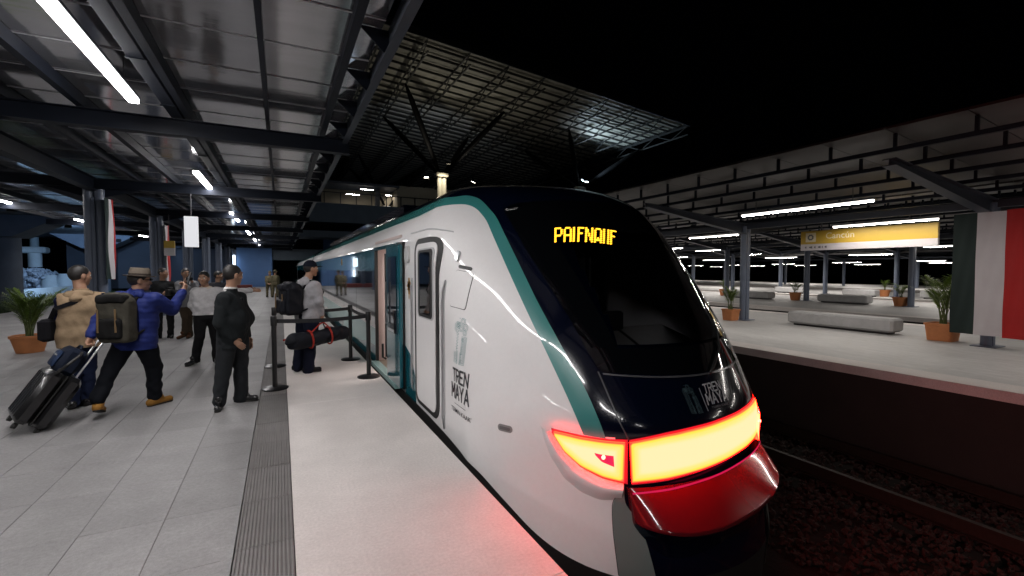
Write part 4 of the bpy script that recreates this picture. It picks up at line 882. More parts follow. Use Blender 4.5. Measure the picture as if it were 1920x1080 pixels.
# hanging yellow sign
YEL=mat('sign yellow',(.46,.30,.035),.45,var=.03); SWH=mat('sign white',(.52,.49,.50),.45); SGR=mat('sign mark grey',(.13,.12,.12),.5); CRM=mat('sign cream',(.62,.55,.38),.45)
X=16.2; ya,yb,zt,zb=9.65,5.93,2.94,2.285
sg=thing('hanging_sign',(X,7.8,2.6),'long yellow station sign reading Cancún over a white strip','sign')
MB().box(X,X+.10,yb,ya,zb+.215,zt).build('sign_board',YEL,sg); MB().box(X-.001,X+.101,yb,ya,zb,zb+.2145).build('white_strip',SWH,sg)
for yy in (6.6,9.0): MB().tube([(X+.05,yy,zt),(X+.05,yy,3.35)],.02,8).build('hanger',HANG,sg)
def sign_text(s,y0,y1,zt_,zb_,m,x):
    v,f=text_verts(s); a=(v[:,0]-v[:,0].min())/np.ptp(v[:,0]); z=(v[:,1]-v[:,1].min())/np.ptp(v[:,1]); b=MB(); b.add([(x,y0+(y1-y0)*p,zb_+(zt_-zb_)*q) for p,q in zip(a,z)],f); o=b.build('sign_lettering',m,sg); fixn2(o); return o
sign_text('Cancún',8.83,7.99,2.86,2.655,CRM,X-.004)
b=MB(); b.bbox(X-.012,X,9.15,9.48,2.57,2.88,.004); b.build('logo_tile',CRM,sg)
b=MB(); rg=[]
for k in range(16):
    a=2*math.pi*k/16; rg.append((X-.014,9.315+.095*math.cos(a)*(1+.12*(k%2)),2.725+.095*math.sin(a)*(1+.12*(k%2))))
ri=[(X-.014,9.315+.05*math.cos(2*math.pi*k/16),2.725+.05*math.sin(2*math.pi*k/16)) for k in range(16)]
b.add(rg+ri,[(k,(k+1)%16,16+(k+1)%16,16+k) for k in range(16)]); fixn2(b.build('logo_ring',SGR,sg))
for k,(y_,w_) in enumerate(((9.50,.05),(9.36,.10),(9.20,.05),(9.07,.08),(8.95,.03),(8.86,.06))):
    b=MB(); b.add([(X-.005,y_,2.37),(X-.005,y_-w_,2.345),(X-.005,y_-w_,2.43),(X-.005,y_,2.41)],[(0,1,2,3)]); fixn2(b.build('pictogram',SGR,sg))
# striped cloth banners on the columns
GRN=mat('banner green',(.004,.016,.014),.75,var=.1); BWH=mat('banner white',(.50,.48,.50),.8,var=.04,vs=3); BRE=mat('banner red',(.36,.008,.008),.75,var=.08,vs=3)
def banner(x,ys,z0,z1,label,side=1):
    t=thing('striped_banner',(x,ys[0],(z0+z1)/2),label,'banner','striped banners on the columns')
    for k,(n,m) in enumerate((('green_stripe',GRN),('white_stripe',BWH),('red_stripe',BRE))):
        ny=14; nzz=16; Yv=np.linspace(ys[k],ys[k+1],ny); Zv=np.linspace(z0-.02*(k==2),z1+.02*(k==2),nzz)
        def sh(off): return [[(x+off+.032*math.sin(y*9+1.2*math.sin(z*2.1))*(.4+.6*(z1-z)/(z1-z0))+.006*math.sin(y*31+z*5),y,z) for y in Yv] for z in Zv]
        b=MB(); b.grid(sh(0)); b.grid(sh(.006),flip=True); b.build(n,m,t,smooth=True)
    return t
banner(12.9,[4.47,4.09,3.67,3.25],.27,2.80,'large striped cloth banner of green, white and red at the right picture edge')
banner(-3.62,[13.78,13.98,14.22,14.42],1.4,3.3,'narrow looking striped banner on the column behind the vest wearer'); banner(-3.62,[19.7,19.95,20.25,20.5],1.2,3.2,'small striped banner below the white hanging sign')
# white hanging sign over the near platform
hs=thing('hanging_sign',(-2.0,14.0,2.6),'blank white hanging sign over the near platform','sign')
MB().bbox(-2.15,-1.86,13.96,14.06,2.20,2.97,.006).build('sign_board',emit('light box white',(.95,.96,1),.75),hs); MB().tube([(-2.0,14.0,2.97),(-2.0,14.0,3.55)],.012,6).build('hanger',HANG,hs)
h2=thing('hanging_sign',(-3.3,17,2.6),'dim yellow and white hanging sign left of the white one','sign')
MB().box(-3.5,-3.2,19.0,19.08,2.36,2.60).build('sign_board',YEL,h2); MB().box(-3.5,-3.2,18.995,19.085,2.10,2.357).build('white_strip',SWH,h2); MB().tube([(-3.35,19.04,2.6),(-3.35,19.04,3.5)],.012,6).build('hanger',HANG,h2)
PJ={
'hat':((-1.6,6.6),{'head':(0.137,0.063,1.496),'neck':(0.112,0.026,1.338),'shR':(0.295,-0.058,1.276),'shL':(-0.1,0.099,1.26),'elR':(0.423,0.109,1.147),'wrR':(0.516,0.246,1.35),'hdR':(0.561,0.293,1.48),'elL':(-0.231,0.043,1.045),'wrL':(-0.276,-0.073,0.894),'hdL':(-0.288,-0.097,0.834),'hipR':(0.184,-0.02,0.789),'hipL':(-0.009,0.06,0.789),'knR':(0.233,0.113,0.459),'knL':(-0.119,-0.061,0.504),'anR':(0.223,0.152,0.087),'anL':(-0.198,-0.197,0.183),'toR':(0.365,0.281,0.016),'toL':(-0.21,-0.075,-0.022)}),
'vest':((-2.13,7.14),{'head':(-0.004,0.02,1.55),'neck':(0.002,0.001,1.386),'shR':(0.17,-0.003,1.273),'shL':(-0.159,0.003,1.263),'elR':(0.23,0.085,1.003),'wrR':(0.247,0.193,0.79),'hdR':(0.257,0.227,0.704),'elL':(-0.221,0.057,0.997),'wrL':(-0.232,0.19,0.809),'hdL':(-0.222,0.245,0.736),'hipR':(0.042,0.012,0.815),'hipL':(-0.081,-0.025,0.815),'knR':(0.028,0.06,0.457),'knL':(-0.075,-0.044,0.479),'anR':(0.025,0.007,0.054),'anL':(-0.068,-0.125,0.101),'toR':(0.022,0.111,-0.064),'toL':(-0.081,-0.004,-0.032)}),
'camman':((-2.43,13.34),{'head':(-0.052,-0.01,1.544),'neck':(-0.072,0.017,1.355),'shR':(-0.205,-0.039,1.27),'shL':(0.12,0.021,1.263),'elR':(-0.215,-0.123,0.999),'wrR':(-0.013,-0.287,1.052),'hdR':(0.055,-0.325,1.101),'elL':(0.184,-0.029,0.984),'wrL':(0.159,-0.236,1.045),'hdL':(0.141,-0.3,1.086),'hipR':(-0.159,-0.03,0.812),'hipL':(0.048,0.009,0.812),'knR':(-0.153,-0.059,0.47),'knL':(0.059,0.011,0.46),'anR':(-0.166,-0.031,0.085),'anL':(0.048,0.029,0.063),'toR':(-0.198,-0.18,0.031),'toL':(0.095,-0.125,0.004)}),
'photog':((-2.02,13.1),{'head':(0.008,0.001,1.532),'neck':(0.02,0.033,1.367),'shR':(-0.119,-0.019,1.282),'shL':(0.176,0.026,1.276),'elR':(-0.098,-0.178,1.05),'wrR':(0.016,-0.281,1.324),'hdR':(0.061,-0.294,1.423),'elL':(0.242,-0.106,1.038),'wrL':(0.176,-0.257,1.321),'hdL':(0.14,-0.282,1.409),'hipR':(-0.079,-0.012,0.806),'hipL':(0.115,0.017,0.806),'knR':(-0.007,-0.062,0.494),'knL':(0.044,0.007,0.475),'anR':(-0.044,-0.007,0.141),'anL':(0.048,0.068,0.101),'toR':(-0.14,-0.124,0.074),'toL':(0.029,-0.097,0.034)}),
'sweater':((-1.15,9.4),{'head':(-0.038,-0.005,1.473),'neck':(-0.015,0.028,1.306),'shR':(-0.155,-0.02,1.237),'shL':(0.146,0.037,1.237),'elR':(-0.222,0.091,1.012),'wrR':(-0.161,0.181,0.836),'hdR':(-0.111,0.208,0.793),'elL':(0.419,0.142,1.227),'wrL':(0.667,0.178,1.249),'hdL':(0.753,0.162,1.248),'hipR':(-0.097,-0.012,0.778),'hipL':(0.085,0.01,0.778),'knR':(-0.117,-0.045,0.469),'knL':(0.106,0.032,0.449),'anR':(-0.188,-0.025,0.12),'anL':(0.111,0.063,0.079),'toR':(-0.289,-0.161,0.072),'toL':(0.145,-0.134,-0.001)}),
'suit':((-0.62,6.35),{'head':(0.109,0.01,1.556),'neck':(0.084,0.008,1.385),'shR':(0.027,-0.158,1.275),'shL':(0.152,0.173,1.265),'elR':(-0.016,-0.203,1.009),'wrR':(0.115,-0.19,0.808),'hdR':(0.167,-0.186,0.754),'elL':(0.18,0.256,0.958),'wrL':(0.231,0.219,0.777),'hdL':(0.253,0.2,0.691),'hipR':(0.049,-0.076,0.818),'hipL':(0.145,0.093,0.818),'knR':(0.001,-0.08,0.49),'knL':(0.161,0.094,0.469),'anR':(-0.052,-0.086,0.12),'anL':(0.154,0.113,0.076),'toR':(-0.053,-0.247,0.05),'toL':(0.304,0.062,0.01)}),
'hoodie':((0.33,7.85),{'head':(0.094,0.016,1.637),'neck':(0.037,-0.002,1.461),'shR':(0.15,-0.138,1.354),'shL':(-0.036,0.132,1.374),'elR':(0.196,-0.191,1.122),'wrR':(0.23,-0.113,0.923),'hdR':(0.23,-0.093,0.828),'elL':(0.072,0.197,1.111),'wrL':(0.166,0.232,0.904),'hdL':(0.181,0.241,0.815),'hipR':(0.083,-0.084,0.857),'hipL':(-0.017,0.081,0.857),'knR':(0.071,-0.063,0.502),'knL':(-0.054,0.082,0.514),'anR':(0.027,-0.061,0.102),'anL':(-0.12,0.104,0.127),'toR':(0.215,-0.012,0.014),'toL':(0.037,0.159,0.051)}),
'sol1':((-0.64,30.7),{'head':(0.052,0.001,1.43),'neck':(0.049,0.001,1.271),'shR':(-0.121,-0.003,1.177),'shL':(0.216,0.004,1.174),'elR':(-0.153,-0.004,0.956),'wrR':(-0.069,-0.152,0.8),'hdR':(-0.013,-0.2,0.769),'elL':(0.24,0.004,0.951),'wrL':(0.127,-0.148,0.829),'hdL':(0.072,-0.199,0.799),'hipR':(-0.073,-0.002,0.756),'hipL':(0.123,0.002,0.756),'knR':(-0.109,-0.002,0.432),'knL':(0.144,0.003,0.429),'anR':(-0.114,-0.003,0.067),'anL':(0.139,0.003,0.06),'toR':(-0.139,-0.143,0.011),'toL':(0.168,-0.137,0.003)}),
'sol2':((-0.25,30.3),{'head':(-0.051,-0.0,1.494),'neck':(-0.055,-0.001,1.305),'shR':(0.083,0.001,1.21),'shL':(-0.224,-0.003,1.212),'elR':(0.135,0.001,0.957),'wrR':(0.103,0.051,0.734),'hdR':(0.101,0.071,0.639),'elL':(-0.256,-0.003,0.961),'wrL':(-0.233,0.047,0.739),'hdL':(-0.235,0.067,0.644),'hipR':(0.019,0.0,0.788),'hipL':(-0.177,-0.002,0.788),'knR':(0.04,0.0,0.437),'knL':(-0.184,-0.002,0.44),'anR':(0.034,0.0,0.041),'anL':(-0.218,-0.003,0.048),'toR':(0.089,0.141,0.001),'toL':(-0.248,0.137,0.01)}),
'behind':((-1.4,13.6),{'head':(-0.003,-0.0,1.472),'neck':(-0.018,-0.002,1.297),'shR':(-0.154,-0.017,1.219),'shL':(0.15,0.015,1.213),'elR':(-0.193,-0.021,0.966),'wrR':(-0.176,-0.019,0.724),'hdR':(-0.178,-0.02,0.63),'elL':(0.191,0.018,0.954),'wrL':(0.174,0.017,0.709),'hdL':(0.172,0.017,0.613),'hipR':(-0.109,-0.012,0.777),'hipL':(0.083,0.008,0.777),'knR':(-0.117,-0.013,0.428),'knL':(0.075,0.007,0.421),'anR':(-0.124,-0.013,0.034),'anL':(0.068,0.007,0.019),'toR':(-0.132,-0.155,-0.028),'toL':(0.102,-0.131,-0.047)}),
}
# ================================================================ PEOPLE: distance-field bodies meshed with surface nets
def nets(prims,lo,hi,h,post=None,k=.02):
    """prims: list of (fn, lo, hi) distance functions with their own boxes, smoothly united"""
    lo=np.array(lo)-2*h; hi=np.array(hi)+2*h; n=np.ceil((hi-lo)/h).astype(int)+1
    ax=[lo[i]+h*np.arange(n[i]) for i in range(3)]
    f=np.full(n,.5,np.float32)
    for fn,a,b,*kk in prims:
        kx=kk[0] if kk else k
        i0=np.maximum(np.floor((np.array(a)-.05-lo)/h).astype(int),0); i1=np.minimum(np.ceil((np.array(b)+.05-lo)/h).astype(int)+1,n)
        if (i1<=i0).any(): continue
        s=tuple(slice(i0[q],i1[q]) for q in range(3)); X,Y,Z=np.meshgrid(ax[0][s[0]],ax[1][s[1]],ax[2][s[2]],indexing='ij')
        d=fn(X,Y,Z).astype(np.float32); e=f[s]; hh=np.clip(.5+.5*(e-d)/kx,0,1); f[s]=e*(1-hh)+d*hh-kx*hh*(1-hh)
    X,Y,Z=np.meshgrid(*ax,indexing='ij')
    if post is not None: f=post(f,X,Y,Z)
    S_=f<0
    c=np.zeros(tuple(n-1),np.int8)
    for a in (0,1):
        for b in (0,1):
            for d in (0,1): c+=S_[a:n[0]-1+a,b:n[1]-1+b,d:n[2]-1+d]
    act=(c>0)&(c<8); idx=-np.ones(act.shape,int); I=np.argwhere(act); idx[act]=np.arange(len(I))
    acc=np.zeros((len(I),3)); cnt=np.zeros(len(I))
    cor=[(a,b,d) for a in (0,1) for b in (0,1) for d in (0,1)]
    for p in cor:
        for ax_ in range(3):
            if p[ax_]==0:
                q=list(p);q[ax_]=1
                A=f[I[:,0]+p[0],I[:,1]+p[1],I[:,2]+p[2]];B=f[I[:,0]+q[0],I[:,1]+q[1],I[:,2]+q[2]]
                m=(A<0)!=(B<0); t=np.where(m,A/np.where(m,A-B,1),0)
                pos=np.tile(np.array(p,float),(len(I),1)); pos[:,ax_]+=t; acc[m]+=pos[m]; cnt[m]+=1
    V=(I+acc/np.maximum(cnt,1)[:,None])*h+lo
    F=[]
    for ax_ in range(3):
        u,v=(ax_+1)%3,(ax_+2)%3
        sl0=[slice(1,n[q]-1) for q in range(3)]; sl1=list(sl0); sl0[ax_]=slice(0,n[ax_]-1); sl1[ax_]=slice(1,n[ax_])
        A=S_[tuple(sl0)];B=S_[tuple(sl1)]; off=np.array([1,1,1]);off[ax_]=0
        E_=np.argwhere(A!=B)+off; inside=A[A!=B]
        def at(du,dv):
            q=E_.copy(); q[:,u]+=du; q[:,v]+=dv; return idx[q[:,0],q[:,1],q[:,2]]
        Q=np.stack([at(-1,-1),at(0,-1),at(0,0),at(-1,0)],1); Q[~inside]=Q[~inside][:,::-1]; F.append(Q)
    return V,np.concatenate(F)
def cap(a,b,ra,rb=None):
    a=np.array(a,float);b=np.array(b,float); rb=ra if rb is None else rb; d=b-a; dd=max(d@d,1e-9)
    def fn(X,Y,Z):
        t=np.clip(((X-a[0])*d[0]+(Y-a[1])*d[1]+(Z-a[2])*d[2])/dd,0,1)
        return np.sqrt((X-a[0]-t*d[0])**2+(Y-a[1]-t*d[1])**2+(Z-a[2]-t*d[2])**2)-(ra+(rb-ra)*t)
    r=max(ra,rb); return (fn,np.minimum(a,b)-r,np.maximum(a,b)+r)
def ell(c,M,r):
    c=np.array(c,float); r=np.array(r,float)
    def fn(X,Y,Z):
        q=[((X-c[0])*M[i][0]+(Y-c[1])*M[i][1]+(Z-c[2])*M[i][2])/r[i] for i in range(3)]
        return (np.sqrt(q[0]**2+q[1]**2+q[2]**2)-1)*r.min()
    m=r.max(); return (fn,c-m,c+m)
def rbx(c,M,s,r):
    c=np.array(c,float); s=np.array(s,float)-r
    def fn(X,Y,Z):
        q=[np.abs((X-c[0])*M[i][0]+(Y-c[1])*M[i][1]+(Z-c[2])*M[i][2])-s[i] for i in range(3)]
        return np.sqrt(sum(np.maximum(a,0)**2 for a in q))+np.minimum(np.maximum(q[0],np.maximum(q[1],q[2])),0)-r
    m=np.linalg.norm(s)+r; return (fn,c-m,c+m)
def netmesh(name,prims,h,m,parent=None,post=None,k=.02,base=(0,0,0)):
    lo=np.min([p[1] for p in prims],0); hi=np.max([p[2] for p in prims],0)
    V,F=nets(prims,lo,hi,h,post,k)
    me=D.meshes.new(name); me.from_pydata(V.tolist(),[],F.tolist()); me.materials.append(m); shade(me)
    o=D.objects.new(name,me); COL.objects.link(o)
    if parent is not None: o.parent=parent
    return o
def folds(amp,seed,sc=1.):
    r=np.random.default_rng(seed); W_=r.normal(size=(5,3))*np.array([28,28,34])*sc; ph=r.uniform(0,6.28,5)
    def fn(X,Y,Z): return amp*sum(np.sin(w[0]*X+w[1]*Y+w[2]*Z+p+1.4*np.sin(w[1]*Z*.5+w[2]*X*.4)) for w,p in zip(W_,ph))/2.2
    return fn
SKINC=[(.36,.20,.13),(.30,.165,.105),(.42,.25,.17),(.26,.14,.09)]
def person(key,bd,hd,label,skin=0,top=None,pants=None,shoe=None,hair=(.012,.010,.009),h=.009,bulk=1.,hem=.0,topr=.02,quilt=False,sleeve=True,vest=None,loose=.018,belt=None,collar=.0,fing=True,group=None,grip=(),cut=-.045):
    (bx,by),j=PJ[key]; j={k:np.array(v) for k,v in j.items()}
    bd=np.array([*bd,0.]);bd/=np.linalg.norm(bd); hv=np.array([*hd,0.]);hv/=np.linalg.norm(hv); up=np.array([0,0,1.])
    rt_=np.array([bd[1],-bd[0],0]); hr=np.array([hv[1],-hv[0],0]); HM=(hr,hv,up)
    for s in 'LR': j['to'+s][2]=max(j['to'+s][2],.03); 
    cs=(j['shL']+j['shR'])/2; cp=(j['hipL']+j['hipR'])/2+up*.04; sv=(j['shR']-j['shL']); pv=(j['hipR']-j['hipL'])
    sv=sv/max(np.linalg.norm(sv),1e-6)
    if sv@rt_<.0: sv=rt_
    sv=sv*.5+rt_*.5; sv/=np.linalg.norm(sv)
    chest=cs-up*.09; waist=(cs*.42+cp*.58); hw=.085*bulk; B=bulk
    def torso(e):
        L=[]
        for c,w_,r_,fo in ((cp,.075,.108,0),(waist,.07,.108*B,.012*B+(.035 if key=='suit' else 0)),(chest,.085,.108,.0),(cs-up*.03,.10,.075,-.01)):
            c=c+bd*fo; L.append((c-sv*w_*B,c+sv*w_*B,r_*(.5+.5*B)+e))
        P_=[]
        for (a,b,r_) in L: P_.append(cap(a,b,r_))
        for i in range(3):
            for q in (0,1): P_.append(cap(L[i][q],L[i+1][q],L[i][2],L[i+1][2]))
            P_.append(cap((L[i][0]+L[i][1])/2,(L[i+1][0]+L[i+1][1])/2,L[i][2],L[i+1][2]))
        if e>0:
            for c_ in ((cp-up*(.12-min(hem,0))),): P_.append(cap(c_-sv*.075*B,c_+sv*.075*B,.100*(.5+.5*B)+e)); P_.append(cap(L[0][0],c_-sv*.07*B,L[0][2],.100*(.5+.5*B)+e)); P_.append(cap(L[0][1],c_+sv*.07*B,L[0][2],.100*(.5+.5*B)+e))
        P_.append(cap(j['neck']-up*.05,j['neck']+up*.02,.062+e*.6))
        for s in 'LR': P_.append(cap(chest+(j['sh'+s]-chest)*.5+up*.05,j['sh'+s],.07+e*.6,.058+e))
        return P_
    def arms(e):
        P_=[]
        for s in 'LR': P_+=[cap(j['sh'+s],j['el'+s],.055*(.6+.4*B)+e,.043+e),cap(j['el'+s],j['wr'+s],.043+e,.029+e*.8)]
        return P_
    def legs(e,cut=0):
        P_=[]
        for s in 'LR': P_+=[cap(j['hip'+s],j['kn'+s],.088*(.6+.4*B)+e,.058+e),cap(j['kn'+s],j['an'+s]+up*cut,.056+e,.040+e*1.3)]
        P_+=[cap(cp-rt_*.07,cp+rt_*.07,.105*(.6+.4*B)+e)]
        return P_
    H=j['head']
    def head():
        P_=[ell(H+up*.022-hv*.008,HM,(.075,.097,.098)),ell(H-up*.045+hv*.018,HM,(.058,.070,.070)),cap(H-up*.02+hv*.088,H-up*.035+hv*.103,.010,.014),cap(H+up*.018+hv*.086,H-up*.02+hv*.094,.008,.010),
            cap(H+up*.026+hv*.078-hr*.032,H+up*.026+hv*.078+hr*.032,.016),cap(H-up*.066+hv*.080-hr*.016,H-up*.066+hv*.080+hr*.016,.0095),cap(H-up*.10+hv*.062,H-up*.095+hv*.066,.022)]
        for s in (-1,1): P_+=[ell(H+hr*s*.077-hv*.008-up*.008,HM,(.013,.022,.034)),ell(H+hr*s*.045+hv*.058-up*.022,HM,(.026,.026,.026))]
        P_.append(cap(j['neck']-up*.06,H-up*.05-hv*.018,.058,.054))
        return P_
    def hand(s):
        wr,hc=j['wr'+s],j['hd'+s]; d=hc-wr; L=np.linalg.norm(d); d=d/max(L,1e-6); 
        n_=np.cross(d,up if abs(d@up)<.85 else bd); n_/=np.linalg.norm(n_); w_=np.cross(n_,d)   # w_: across the knuckles, n_: palm normal
        inward=cs-wr; 
        if n_@inward<0: n_=-n_
        p0=wr+d*.015; p1=wr+d*.085; P_=[cap(wr-d*.02,p0,.027,.026)]
        for q in (-1.2,-.4,.4,1.2): P_.append(cap(p0+w_*q*.012,p1+w_*q*.0195,.0155,.0125))
        curl=1.25 if (s in grip) else .45
        for q,l in ((-1.5,.9),(-.5,1.05),(.5,1.),(1.5,.78)):
            a=p1+w_*q*.0185; ang=curl*.6; b=a+(d*math.cos(ang)+n_*math.sin(ang))*.040*l; ang2=curl*1.5; c=b+(d*math.cos(ang2)+n_*math.sin(ang2))*.030*l; ang3=curl*2.1; e=c+(d*math.cos(ang3)+n_*math.sin(ang3))*.018*l
            P_+=[(*cap(a,b,.0105,.0095),.004),(*cap(b,c,.0095,.0088),.004),(*cap(c,e,.0088,.0075),.004)]
        t0=p0+w_*.022; t1=t0+(w_*.55+d*.75+n_*.45)*.042; t2=t1+(d*.85+n_*.5-w_*.15)*.032
        P_+=[(*cap(t0,t1,.0135,.0115),.006),(*cap(t1,t2,.011,.0085),.005)]
        return P_
    prims=torso(-.012)+arms(-.004)+legs(-.006)+head()
    for s in 'LR': prims+=hand(s) if fing else [cap(j['wr'+s],j['hd'+s]+(j['hd'+s]-j['wr'+s])*.6,.034,.026)]
    for s in 'LR':
        fd=(j['to'+s]-j['an'+s])*np.array([1,1,0]); prims.append(cap(j['an'+s]-up*.03,j['an'+s]+fd*.35-up*.062,.026,.02))
    sk=mat('skin %d'%skin,SKINC[skin],.45,var=.06,vs=25)
    body=netmesh('person',prims,h,sk,k=.018); body.location=(bx,by,0); tag(body,label,'person',group)
    sd=sum(map(ord,key))
    zw=cp[2]+.05; zhem=cp[2]-.10+hem
    def sub(name,pr,m,post,k=.03): return netmesh(name,pr,h,m,body,post,k)
    # trousers
    fl=folds(.006,sd); za=min(j['anL'][2],j['anR'][2])
    def pp(f,X,Y,Z): return np.maximum(f+fl(X,Y,Z)*np.clip(1.2-Z,0.3,1),Z-zw)
    sub('trousers',[cap(*c) for c in []]+legs(loose,cut),pants,pp,.022)
    # upper garment
    fl2=folds(.0045 if not quilt else .003,sd+5)
    neckz=j['neck'][2]+.012+collar
    def pt(f,X,Y,Z):
        f=f+fl2(X,Y,Z)
        if quilt: f=f-.0038*np.abs(np.sin(Z*55+2.5*np.sin(X*6)+1.5*np.sin(Y*9)))
        f=np.maximum(f,zhem-Z); return f
    tp=torso(topr)
    if sleeve: tp=tp+[cap(j['sh'+s],j['el'+s],.058*(.6+.4*B)+topr,.047+topr) for s in 'LR']+[cap(j['el'+s],j['wr'+s]-(j['wr'+s]-j['el'+s])*.06,.046+topr,.033+topr*.7) for s in 'LR']
    else: tp=tp+[cap(j['sh'+s],j['sh'+s]*.45+j['el'+s]*.55,.058+topr,.054+topr) for s in 'LR']
    tp[-0]=tp[0]
    def cutneck(f,X,Y,Z):
        f=pt(f,X,Y,Z); r2=np.sqrt((X-j['neck'][0])**2+(Y-j['neck'][1])**2)
        return np.maximum(f,np.where(r2<.12,Z-neckz,-1))
    tpn={'jacket':'jacket','shirt':'shirt','sweater':'sweater','hoodie':'hoodie','coat':'jacket'}
    gar=sub(top[0],tp,top[1],cutneck)
    if vest is not None:
        vp=torso(topr+.018)
        def pv_(f,X,Y,Z):
            f=f+folds(.005,sd+9)(X,Y,Z); r2=np.sqrt((X-j['neck'][0])**2+(Y-j['neck'][1])**2)
            f=np.maximum(f,np.where(r2<.10,Z-neckz,-1)); 
            for s in 'LR':
                o_=j['sh'+s]+sv*(.06 if s=='R' else -.06)-up*.07; f=np.maximum(f,.105-np.sqrt((X-o_[0])**2+(Y-o_[1])**2+((Z-o_[2])*.75)**2))
            return np.maximum(f,zhem-.03-Z)
        sub('vest',vp,vest,pv_)
    # shoes
    for s in 'LR':
        fd=(j['to'+s]-j['an'+s])*np.array([1,1,0]); L=np.linalg.norm(fd); fd=fd/max(L,1e-6); a=j['an'+s]; lift=max(0,a[2]-.095)
        heel=a-fd*.045-up*(.055); toe=a+fd*.165; toe[2]=.038 if lift<.02 else max(.035,a[2]-.12); heel[2]=max(.036,heel[2])
        zt=min(heel[2],toe[2])-.036
        prs=[cap(heel,toe,.040,.037),cap(heel+up*.01,a+fd*.06,.044,.038)]
        if not shoe[1]: prs.append(cap(a-up*.04,a+(j['kn'+s]-a)/np.linalg.norm(j['kn'+s]-a)*.07,.046,.047))
        if shoe[1]: prs.append(cap(a-up*.03,a+(j['kn'+s]-a)/np.linalg.norm(j['kn'+s]-a)*.06,.050,.050))
        d_=toe-heel; nn=np.cross(np.cross(d_,up),d_); nn/=np.linalg.norm(nn)
        def ps(f,X,Y,Z): return np.maximum(f,-((X-heel[0])*nn[0]+(Y-heel[1])*nn[1]+(Z-heel[2])*nn[2])-.030)
        sh=netmesh('boot' if shoe[1] else 'shoe',prs,min(h,.008),shoe[0],body,ps,.02)
        so=netmesh('sole',[cap(heel-nn*.026,toe-nn*.024,.040,.037)],min(h,.008),mat('shoe sole',(.015,.013,.012),.7),sh,lambda f,X,Y,Z:np.maximum(f,np.abs((X-heel[0])*nn[0]+(Y-heel[1])*nn[1]+(Z-heel[2])*nn[2]+.028)-.010))
    # hair, brows, eyes
    if hair is not None:
        hm=mat('hair %s'%(hair,),hair,.5,var=.3,vs=60,bump=.002,bs=200)
        def ph(f,X,Y,Z):
            zz=Z-H[2]; ff=(X-H[0])*hv[0]+(Y-H[1])*hv[1]
            return np.maximum(f,.95*ff-.010-zz+.006*np.sin(X*90)*np.sin(Y*80))
        netmesh('hair',[ell(H+up*.026-hv*.012,HM,(.083,.104,.104))],min(h,.007),hm,body,ph)
        eb=MB()
        for s in (-1,1):
            c=H+up*.032+hv*.091+hr*s*.033; eb.tube([c-hr*.016-up*.002,c+up*.003,c+hr*.016-up*.003],.0042,6)
        o=eb.build('eyebrow',hm,None); o.parent=body
    for s in (-1,1):
        e=MB(); c=H+up*.006+hv*.083+hr*s*.033; e.ball(c,.0125,n=10,m=6); c2=c+hv*.0095; e.ball(c2,.0058,n=8,m=6,mi=1)
        o=e.build('eye',[mat('eye white',(.6,.58,.55),.2),mat('iris',(.01,.006,.004),.1)],None); o.parent=body
    return body,j,dict(bd=bd,rt=rt_,sv=sv,cs=cs,cp=cp,chest=chest,waist=waist,H=H,hv=hv,hr=hr,up=up,base=np.array([bx,by,0.]),hm=HM)
FAB=lambda n,c,r=.8,**k: mat(n,c,r,var=.16,vs=14,bump=.007,bs=17,spec=.10,**k)
BOOT=FAB('tan boot leather',(.30,.15,.035),.6); BSHOE=mat('black polished leather',(.008,.008,.009),.2,coat=.4); BRSHOE=FAB('brown leather',(.10,.045,.025),.5)
def kid(o,parent): o.parent=parent; return o
# ---- 1 the walking traveller in the blue padded jacket
P1,j1,f1=person('hat',(.42,.90),(.90,.36),'person in a grey felt hat and blue padded jacket striding with a suitcase',0,('jacket',FAB('blue padded fabric',(.018,.028,.135),.5)),FAB('black denim',(.007,.008,.011)),(BOOT,True),h=.008,bulk=1.08,topr=.022,quilt=True,hem=-.02,loose=.024,collar=.05,grip='LR',cut=.035)
H=Vector(f1['H']); hm_=FAB('grey felt',(.155,.13,.105),.85)
hat=MB(); tl=Matrix.Rotation(R(4),4,Vector(f1['hr']))
hat.lathe([(.098,.0),(.150,.004),(.156,.012),(.150,.014),(.104,.010),(.101,.05),(.094,.088),(.085,.102),(.055,.100),(.02,.094),(.001,.094)],(0,0,0),28,sx=.94,sy=1.0)
ry=math.atan2(f1['hv'][1],f1['hv'][0])-math.pi/2
def place(mb,origin,rz,tilt=0):
    M_=Matrix.Translation(Vector(origin))@Matrix.Rotation(rz,4,'Z')@Matrix.Rotation(tilt,4,'X'); mb.v=[tuple(M_@Vector(v)) for v in mb.v]; return mb
kid(place(hat,H+Vector((0,0,.045)),ry,R(-4)).build('hat',hm_,None,smooth=50),P1)
bnd=MB().lathe([(.104,.012),(.1065,.012),(.1045,.036),(.1025,.036)],(0,0,0),28,sx=.94); kid(place(bnd,H+Vector((0,0,.045)),ry,R(-4)).build('hat_band',FAB('dark ribbon',(.05,.04,.035)),None,smooth=40),P1)
gl=MB()
for s in (-1,1): 
    c=f1['H']+f1['up']*.008+f1['hv']*.098+f1['hr']*s*.034; gl.ball(c,.021,.021,.016,10,6); gl.tube([c+f1['hr']*s*.018,f1['H']+f1['up']*.01+f1['hr']*s*.082],.0035,6)
kid(gl.build('sunglasses',mat('sunglass',(.004,.004,.005),.08,coat=1.),None,smooth=True),P1)
netmesh('hood',[cap(f1['cs']+f1['up']*.06-f1['bd']*.06-f1['sv']*.10,f1['cs']+f1['up']*.065-f1['bd']*.06+f1['sv']*.10,.055),cap(f1['cs']+f1['up']*.045-f1['bd']*.12,f1['cs']+f1['up']*.075-f1['bd']*.03,.065)],.009,_M['blue padded fabric'],P1,lambda f,X,Y,Z:f+folds(.008,3)(X,Y,Z))
